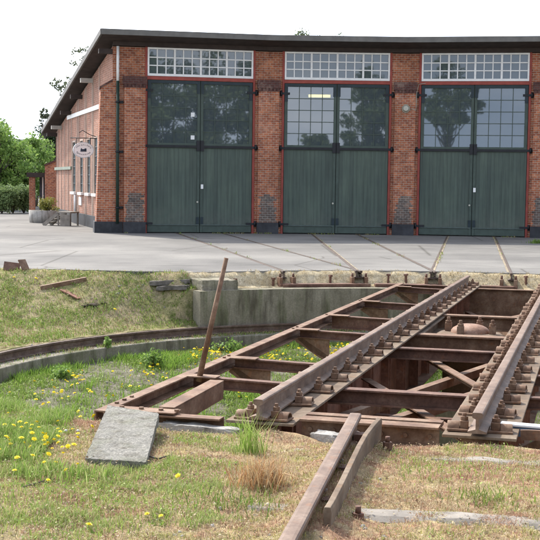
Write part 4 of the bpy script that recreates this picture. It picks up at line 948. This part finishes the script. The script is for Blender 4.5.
# ------------------------------------------------------------------ trees and hedge on the left
for i, (px, Yd, h, r, cols, lab) in enumerate((
        (0, 62, 4.6, 1.7, FRESH, 'bright green bushy tree at the left edge of the photo'),
        (20, 66, 3.6, 1.6, FRESH, 'bright green bushy tree beside the brick annex post'),
        (36, 72, 4.0, 1.6, FRESH, 'mid green bushy tree just above the annex roof'),
        (28, 69, 4.3, 1.7, FRESH, 'bright green bushy tree filling the gap above the annex post'),
        (10, 64, 3.4, 1.6, GREEN, 'mid green low bushy tree just behind the hedge bushes'),
        (52, 80, 5.6, 1.6, DARK, 'dark green tree touching the shed roof corner'),
        (-14, 66, 5.2, 2.0, FRESH, 'bright green tree beyond the left edge'))):
    p = pxY(px, 190, Yd); tree('bushy_tree', p.x, p.y, h, r, cols, lab, 'bushy trees left of the shed', clumps=30, per=300, size=.085, z_lo=.08, trunk_r=.09, zsq=.8)
for i, (px, Yd, lab) in enumerate(((2, 57, 'dark hedge bush at the left edge of the yard'), (13, 57.5, 'dark hedge bush between the edge bush and the annex'), (24, 58, 'dark hedge bush nearest the brick annex post'), (-10, 57, 'dark hedge bush beyond the left edge'))):
    p = pxY(px, 215, Yd); bush('hedge_bush', p.x, p.y, 0, 1.5, .75, [(.17, .24, .09), (.21, .28, .11), (.14, .20, .08)], lab, 'hedge bushes at the yard end', n=3600, size=.055)
# tall trees behind the shed, seen over the roof
for px, top, Yd, r, lab in ((84, 42, 66, .9, 'sparse dark tree top rising highest behind the left roof slope'), (63, 70, 70, .8, 'sparse dark tree top halfway down the left roof slope'), (43, 106, 74, .45, 'thin sparse tree top near the lower roof corner')):
    p = pxY(px, top, Yd); tree('sparse_tree', p.x, p.y, p.z, r, [(.10, .12, .07), (.13, .15, .09)], lab, 'sparse trees behind the shed', clumps=26, per=13, size=.08, z_lo=.80, trunk_r=.05, gap=.26)
p = pxY(316, 26, 84); tree('roof_top_tree', p.x, p.y, p.z, 2.4, [(.09, .12, .06), (.12, .14, .07)], 'pale tree top just showing above the middle of the roof', None, clumps=34, per=46, size=.08, z_lo=.80, trunk_r=.12, gap=.24)
# trees behind the camera, reflected in the door glass
for x, y, h, r, zl, dens, lab in ((14.5, -19, 12.6, 3.6, .12, 1.3, 'left'), (19.5, -21, 13.2, 4.0, .1, 1.3, 'right'), (24, -20, 12.6, 3.4, .1, 1.3, 'outer'), (10.4, -20, 11.5, 2.6, .15, 1.0, 'middle'), (6.2, -24, 6.2, 2.0, .1, 1.0, 'small'), (-5.2, -20, 11.5, 2.6, .45, .55, 'lone')):
    tree('garden_tree', x, y, h, r, [(.13, .17, .06), (.16, .20, .08), (.10, .14, .05)], 'broad green tree behind the camera mirrored in the door glass, %s one' % lab, 'trees reflected in the doors', clumps=int(46*dens), per=150, size=.17, z_lo=zl, trunk_r=.2, gap=.3)

# ------------------------------------------------------------------ grass and flowers
def blades(name, P, h, w, cols, label, lean=.45, zone=None):
    n = len(P); a = rng.random(n)*2*math.pi; L_ = lean*(.2+rng.random(n)); hh = h*(.5+.8*rng.random(n)); ww = w*(.6+.8*rng.random(n))
    dx, dy = np.cos(a), np.sin(a); b = rng.random(n)*2*math.pi; wx, wy = np.cos(b)*ww/2, np.sin(b)*ww/2
    z = P[:, 2]
    mid = np.stack([P[:, 0]+dx*hh*L_*.35, P[:, 1]+dy*hh*L_*.35, z+hh*.55], 1); tip = np.stack([P[:, 0]+dx*hh*L_, P[:, 1]+dy*hh*L_, z+hh*np.sqrt(np.maximum(1-L_**2*.7, .15))], 1)
    o = np.stack([wx, wy, 0*wx], 1); V = np.stack([P-o-[0, 0, .015], P+o-[0, 0, .015], mid+o*.75, mid-o*.75, tip], 1).reshape(-1, 3)
    k = np.arange(n)[:, None]*5; F3 = np.vstack([np.hstack([k, k+1, k+2]), np.hstack([k, k+2, k+3]), np.hstack([k+3, k+2, k+4])])
    c = np.asarray(cols)[rng.integers(0, len(cols), n)]*(.7+.6*rng.random((n, 1)))
    if zone is not None:
        q = fbm(P[:, 0]*3.1, P[:, 1]*4.6, 91)+.18*(rng.random(n)-.5); i = np.clip(((q-.28)/.44*len(zone)).astype(int), 0, len(zone)-1); c = np.asarray(zone)[i]*(.65+.7*rng.random((n, 1)))
    o_ = raw_mesh(name, V, F3, M['leafgrass'], np.repeat(c, 5, 0)); return tag(o_, label, 'grass', kind='stuff')
def scatter(n, x0, x1, y0, y1, test):
    x = x0+(x1-x0)*rng.random(n); y = y0+(y1-y0)*rng.random(n); r = np.hypot(x-C[0], y-C[1]); a = np.degrees(np.arctan2(x-C[0], y-C[1]))
    dens = test(x, y, r, a); k = rng.random(n) < dens; x, y = x[k], y[k]; return np.stack([x, y, terrain(x, y)], 1)
inview = lambda x, y: (np.abs(x/np.maximum(y, .1)) < .45)
def dpit(x, y, r, a):
    n = fbm(x*1.1, y*1.1, 40); k = .12+.88*sstep(.34, .54, n)
    edge = sstep(5.2, 6.6, r); k = np.maximum(k, .75*edge*sstep(.35, .5, n))
    o = (x-C[0])*math.cos(TH)-(y-C[1])*math.sin(TH)
    under = 1-sstep(-.9, -.5, o)*(1-sstep(.9, 1.3, o)); return k*(r < 6.68)*inview(x, y)*(.05+.95*under)
GR = [(.19, .29, .05), (.15, .24, .04), (.24, .34, .075), (.27, .31, .10)]
STRAW = [(.36, .29, .16), (.42, .35, .21), (.28, .21, .12), (.24, .15, .085)]
blades('pit_grass', scatter(330000, -4.5, 9.2, 8.4, 21.7, dpit), .062, .010, GR, 'green grass in clumps on the turntable pit floor', .7)
def dbank(x, y, r, a): n = fbm(x*1.5, y*1.5, 50); yl = yard_line(x); return (.22+.78*sstep(.40, .58, n))*(r > 7.2)*(y < yl-.05)*(y > C[1]-1)*(a < -31)*(a > -120)*inview(x, y)
def dclump(x, y, r, a): n = fbm(x*1.9, y*1.9, 44); return dpit(x, y, r, a)*sstep(.50, .64, n)
blades('pit_grass', scatter(240000, -4.5, 9.2, 8.4, 21.7, dclump), .125, .012, [(.20, .33, .05), (.16, .27, .04), (.25, .37, .07)], 'taller clumps of fresh green grass on the turntable pit floor', .6)
blades('bank_grass', scatter(120000, -7.5, 0, 13, 23.5, dbank), .065, .009, GR+[(.24, .23, .09)], 'patchy short green grass on the bank below the yard', .8)
def dbankd(x, y, r, a): n = fbm(x*1.5, y*1.5, 52); return (.25+.75*sstep(.4, .6, n))*(r > 7.2)*(y < yard_line(x)-.02)*(y > C[1]-1)*(a < -31)*(a > -120)*inview(x, y)
blades('dry_bank_grass', scatter(60000, -7.5, 0, 13, 23.5, dbankd), .05, .008, STRAW, 'dry straw coloured grass on the bank below the yard', 1.0)
def dnearg(x, y, r, a):
    n = fbm(x*2.2, y*2.2, 60); left = 1-sstep(-.75, .05, x); k = sstep(.50-.10*left, .66-.06*left, n)*(.18+.6*left)*(1-.45*sstep(7.4, 6.4, y))
    k = k*(1-.9*(x > -1.3)*(x < -.62)*(y > 6.95))
    k = np.maximum(k, (1-(x > -1.36)*(y > 6.7))*(.25+.75*sstep(.34, .52, n))*sstep(-.55, -1.05, x)*sstep(6.3, 7.3, y))
    return k*(r > 7.42)*(y < 9.5)*((x < -.05) | (x > .75) | (y < 0))*inview(x, y)
blades('foreground_grass', scatter(270000, -3.0, 3.4, 4.4, 9.4, dnearg), .038, .0045, [(.25, .36, .07), (.20, .30, .055), (.30, .38, .10), (.34, .37, .12)], 'green grass growing through straw in the foreground', .8)
def dneard(x, y, r, a):
    n = fbm(x*3, y*3, 62); return (.35+.65*sstep(.35, .6, n))*(r > 7.42)*inview(x, y)*np.where((x > .02) & (x < .75) & (np.abs((x-.575)-(y-7.8)*.174-.06) < .10), .35, 1)
def dtall(x, y, r, a): n = fbm(x*3.1, y*2.3, 47); return sstep(.48, .62, n)*sstep(-.78, -1.12, x+.12*(y-7.5))*(1-(x > -1.36)*(y > 6.7))*sstep(6.3, 6.9, y)*(r > 7.36)*(y < 9.4)*inview(x, y)
blades('foreground_tall_grass', scatter(60000, -2.8, -.4, 6.2, 9.4, dtall), .085, .006, [(.21, .32, .06), (.17, .27, .05), (.26, .35, .09), (.36, .38, .15)], 'taller fresh green grass clumps left of the concrete slab', .7)
def dtall2(x, y, r, a): n = fbm(x*2.6, y*3.3, 48); return sstep(.57, .72, n)*(x < .0)*(y < 7.6)*(1-(x > -1.25)*(x < -.6)*(y > 6.85))*inview(x, y)
blades('foreground_tall_grass', scatter(60000, -2.2, .1, 4.6, 7.6, dtall2), .040, .0045, [(.24, .32, .08), (.30, .36, .11), (.36, .38, .16)], 'patches of green grass in the straw near the camera', .8)
blades('foreground_straw', scatter(430000, -3.0, 3.4, 4.4, 9.2, dneard), .026, .0032, STRAW+[(.30, .17, .11), (.30, .19, .13), (.22, .2, .08), (.45, .40, .29), (.2, .16, .11)], 'dry straw and reddish moss covering the foreground soil', 1.7, zone=[(.40, .25, .16), (.32, .17, .11), (.46, .35, .21), (.52, .43, .28), (.40, .36, .13), (.31, .33, .09), (.50, .40, .25), (.34, .19, .12), (.48, .38, .23)])
def dsand(x, y, r, a): n = fbm(x*3, y*3, 64); return (.05+.3*sstep(.45, .6, n))*(r > 7.6)*(r < 7.98)*(a > -30)*(a < 40)*inview(x, y)
blades('edge_straw', scatter(60000, -2, 8, 20, 23.2, dsand), .04, .008, [(.42, .34, .19), (.36, .27, .14), (.3, .26, .12)], 'dry yellowish grass on the sandy strip above the pit wall', 1.0)
wp = []
for k_ in (-1, 0, 1):
    d_, n_ = radial(T2+k_*DT)
    for s_ in (-1, 1):
        q = rng.random(260)**1.6*15.5+8.0; keep = vnoise(q*1.3, q*0+k_*5+s_, 97) > .74; q = q[keep]
        P_ = C+q[:, None]*d_+n_*s_*(G2+.036-.05)+rng.normal(size=(len(q), 2))*.03; wp.append(np.hstack([P_, np.full((len(q), 1), .004)]))
for k_ in (-1, 0, 1):
    d_, n_ = radial(T2+k_*DT); u_ = rng.uniform(-2.6, 2.3, 420); u_ = u_[vnoise(u_*1.7+k_*9, u_*0, 98) > .66]
    P_ = C+(RD-.24-.05*rng.random((len(u_), 1)))*d_+u_[:, None]*n_; wp.append(np.hstack([P_, np.full((len(u_), 1), .004)]))
blades('yard_weeds', np.vstack(wp), .06, .012, GR+STRAW, 'sparse weeds in the rail grooves and at the foot of the shed wall', .8)
def dledge(x, y, r, a): n = fbm(x*2, y*2, 66); return (.2+.8*sstep(.38, .55, n))*(r > 6.73)*(r < 6.97)*(a > -115)*(a < 40)*inview(x, y)
P_ = scatter(260000, -4.5, 6, 9, 22.2, dledge); P_[:, 2] = -1.04
blades('ledge_grass', P_, .045, .009, GR+STRAW, 'thin grass and straw growing on the ledge beside the ring rail', .9)
def cover(name, P, size, cols, label):
    n = len(P); a = rng.random(n)*6.283; t = rng.normal(size=(n, 2))*.35; s = size*(.5+rng.random(n)); ux_ = np.stack([np.cos(a)*s, np.sin(a)*s, t[:, 0]*s], 1); vx_ = np.stack([-np.sin(a)*s*.6, np.cos(a)*s*.6, t[:, 1]*s], 1)
    Q = P+np.array([0, 0, 1])*(.008+.03*rng.random((n, 1))); V = np.stack([Q-ux_, Q-vx_, Q+ux_, Q+vx_], 1).reshape(-1, 3); c = np.asarray(cols)[rng.integers(0, len(cols), n)]*(.7+.6*rng.random((n, 1)))
    tag(raw_mesh(name, V, np.arange(4*n).reshape(-1, 4), M['leafgrass'], np.repeat(c, 4, 0)), label, 'ground cover', kind='stuff')
cover('clover', scatter(120000, -4.5, 9.2, 8.4, 21.7, dpit), .017, GR, 'low broad leaved green weeds between the grass of the pit floor')
cover('litter', scatter(34000, -3.0, 3.4, 4.4, 9.2, dneard), .0065, STRAW+[(.25, .17, .1), (.45, .36, .24)], 'dead leaves and bark litter on the foreground soil')
cover('low_weeds', scatter(45000, -2.8, 2.4, 4.4, 9.4, dnearg), .007, GR, 'small green weeds in the foreground')
cover('bank_weeds', scatter(30000, -7.5, 0, 13, 23.5, dbank), .016, GR, 'small green weeds on the bank')
# single tufts and weeds
def tuft(name, px, py, n, h, spread, cols, label, cat, w=.006, lean=.5):
    c = at(px, py); q = rng.normal(size=(n, 2))*spread; P = np.stack([c.x+q[:, 0], c.y+q[:, 1], terrain(c.x+q[:, 0], c.y+q[:, 1])], 1)
    o = blades(name, P-np.array([c.x, c.y, c.z]), h, w, cols, label, lean); o.location = c; del o['kind']; o['category'] = cat
tuft('grass_tuft', 250, 455, 120, .25, .045, [(.24, .36, .07), (.30, .40, .10), (.20, .30, .05), (.36, .40, .14)], 'tall fresh green grass tuft at the end of the left bridge rail', 'grass tuft', .005, .6)
tuft('dry_tuft', 262, 487, 620, .17, .07, [(.46, .27, .12), (.5, .36, .19), (.38, .2, .09), (.42, .33, .2)], 'orange brown dry grass tuft in front of the bridge', 'grass tuft', .004, .85)
tuft('grass_tuft', 236, 505, 160, .08, .12, [(.14, .22, .04)], 'low green grass tuft below the dry brown tuft', 'grass tuft', .005, .8)
tuft('grass_tuft', 395, 448, 60, .10, .03, [(.14, .24, .04)], 'small green tuft beside the end of the guard rail', 'grass tuft', .005, .6)
tuft('grass_tuft', 486, 500, 150, .06, .1, [(.17, .23, .05)], 'low green patch between the sleepers on the right', 'grass tuft', .006, .9)
tuft('grass_tuft', 537, 244, 150, .16, .14, [(.14, .22, .04)], 'green weed patch in the yard by the right shed pier', 'grass tuft', .02, .8)
for px, py, h, r, lab in ((106, 356, .38, .15, 'leafy weed standing in front of the ring rail'), (153, 368, .34, .22, 'leafy yellow flowered weed on the pit floor by the kerb'), (60, 378, .16, .2, 'low dandelion clump near the kerb on the left'), (225, 352, .2, .3, 'leafy clump under the lever bar beside the kerb')):
    c = at(px, py); bush('weed', c.x, c.y, c.z, h, r, FRESH, lab, 'leafy weeds in the pit', n=420, size=.026, cat='weed', clumps=7)
# dandelions
def dandelion_mesh():
    m = MB(); m.lathe([(.0, .012), (.008, .011), (.012, .004), (.0, -.004)], n=7)
    for ring, (n_, r_, z_) in enumerate(((13, .024, .004), (11, .018, .010), (7, .011, .014))):
        for i in range(n_):
            a = 2*math.pi*(i+.5*ring+.15*math.sin(i*5))/n_; c, q = math.cos(a), math.sin(a); r1 = r_*(1+.12*math.sin(i*3.7+ring)); w = .0042
            m.quad([(c*.003+q*w*.5, q*.003-c*w*.5, .006), (c*r1+q*w, q*r1-c*w, z_), (c*r1*1.03, q*r1*1.03, z_-.001), (c*r1-q*w, q*r1+c*w, z_), (c*.003-q*w*.5, q*.003+c*w*.5, .006)])
    me = m.mesh('dandelion'); me.materials.append(M['petal']); return me
DM = dandelion_mesh(); st_ = M['leafgrass']
def flower(c, sc, hgt, lab, grp):
    o = bpy.data.objects.new('dandelion', DM); COL.objects.link(o); o.location = (c[0], c[1], c[2]+hgt); o.scale = (sc, sc, sc); o.rotation_euler = (random.uniform(-.9, .2), random.uniform(-.5, .5), random.random()*6)
    tag(o, lab, 'flower', grp)
cand = []
zones = [ # centre px, spread px, count
    ((212, 357), (26, 9), 46), ((332, 352), (34, 9), 40), ((268, 356), (18, 8), 26), ((150, 372), (12, 6), 8), ((250, 338), (25, 4), 14), ((75, 377), (10, 5), 9),
    ((40, 420), (35, 25), 30), ((25, 458), (14, 8), 14), ((140, 385), (40, 15), 12), ((60, 390), (35, 10), 10), ((230, 395), (15, 10), 8)]
lab1, grp1 = 'yellow dandelion flower blooming in the grass of the pit floor', 'dandelions on the pit floor'
for (cx_, cy_), (sx, sy), n_ in zones:
    for _ in range(int(n_*1.9)):
        px, py = cx_+random.gauss(0, sx*.6), cy_+random.gauss(0, sy*.6)
        if px < -10 or py < 330: continue
        if px > 110 and py > 398: continue
        c = at(px, py, .05); r = math.hypot(c.x-C[0], c.y-C[1])
        if r > 6.6: continue
        flower((c.x, c.y, float(terrain(c.x, c.y))), random.uniform(.65, 1.15), random.uniform(.05, .11), lab1, grp1)
fl_ = [(147, 521), (161, 523), (89, 532), (178, 482), (56, 470), (66, 479)]
while len(fl_) < 60:
    px, py = random.uniform(-4, 100), random.gauss(446, 20)
    if 418 < py < 488 and not (px > 78 and py > 440): fl_.append((px, py))
for px, py in fl_:
    c = at(px, py); flower((c.x, c.y, c.z), random.uniform(.45, .72), .035+.06*(py < 480)*random.random(), 'yellow dandelion flower in the foreground grass', 'dandelions in the foreground')
for px, py in ((14, 279), (115, 311), (36, 280)):
    c = at(px, py); flower((c.x, c.y, c.z), 1.3, .03, 'yellow dandelion flower on the bank below the yard', 'dandelions on the bank')
for k, (px, py) in enumerate(((78, 438), (66, 438), (80, 386), (205, 366), (223, 372), (98, 279))):
    c = at(px, py); m = MB().lathe([(0, -.02), (.016, -.013), (.022, 0), (.016, .014), (0, .02)], n=10); o = m.build('seed_head', M['clock'], loc=(c.x, c.y, c.z+.05)); o.scale = (.5, .5, .4); tag(o, 'fluffy white dandelion seed head among the grass', 'flower', 'dandelion seed heads')
# loose stones
sm = MB().lathe([(0, -.5), (.35, -.45), (.55, -.1), (.5, .2), (.3, .45), (0, .5)], n=7); 
for v in range(len(sm.v)): x, y, z = sm.v[v]; sm.v[v] = (x*(1+.2*math.sin(v*2.3)), y*(.8+.2*math.sin(v*1.7)), z*.7)
SM = sm.mesh('stone'); SM.materials.append(M['stone']); 
for k in range(110):
    if k < 70: P = at(random.uniform(150, 420), random.uniform(436, 538))
    else: P = at(random.uniform(10, 170), random.uniform(285, 400))
    o = bpy.data.objects.new('stone', SM); COL.objects.link(o); s_ = random.uniform(.012, .03)*(1 if k < 70 else 1.8); o.scale = (s_, s_, s_); o.location = P; o.rotation_euler = (random.random(), random.random(), random.random()*6)
    tag(o, 'small pale loose stone on the soil', 'stone', 'loose stones on the ground')
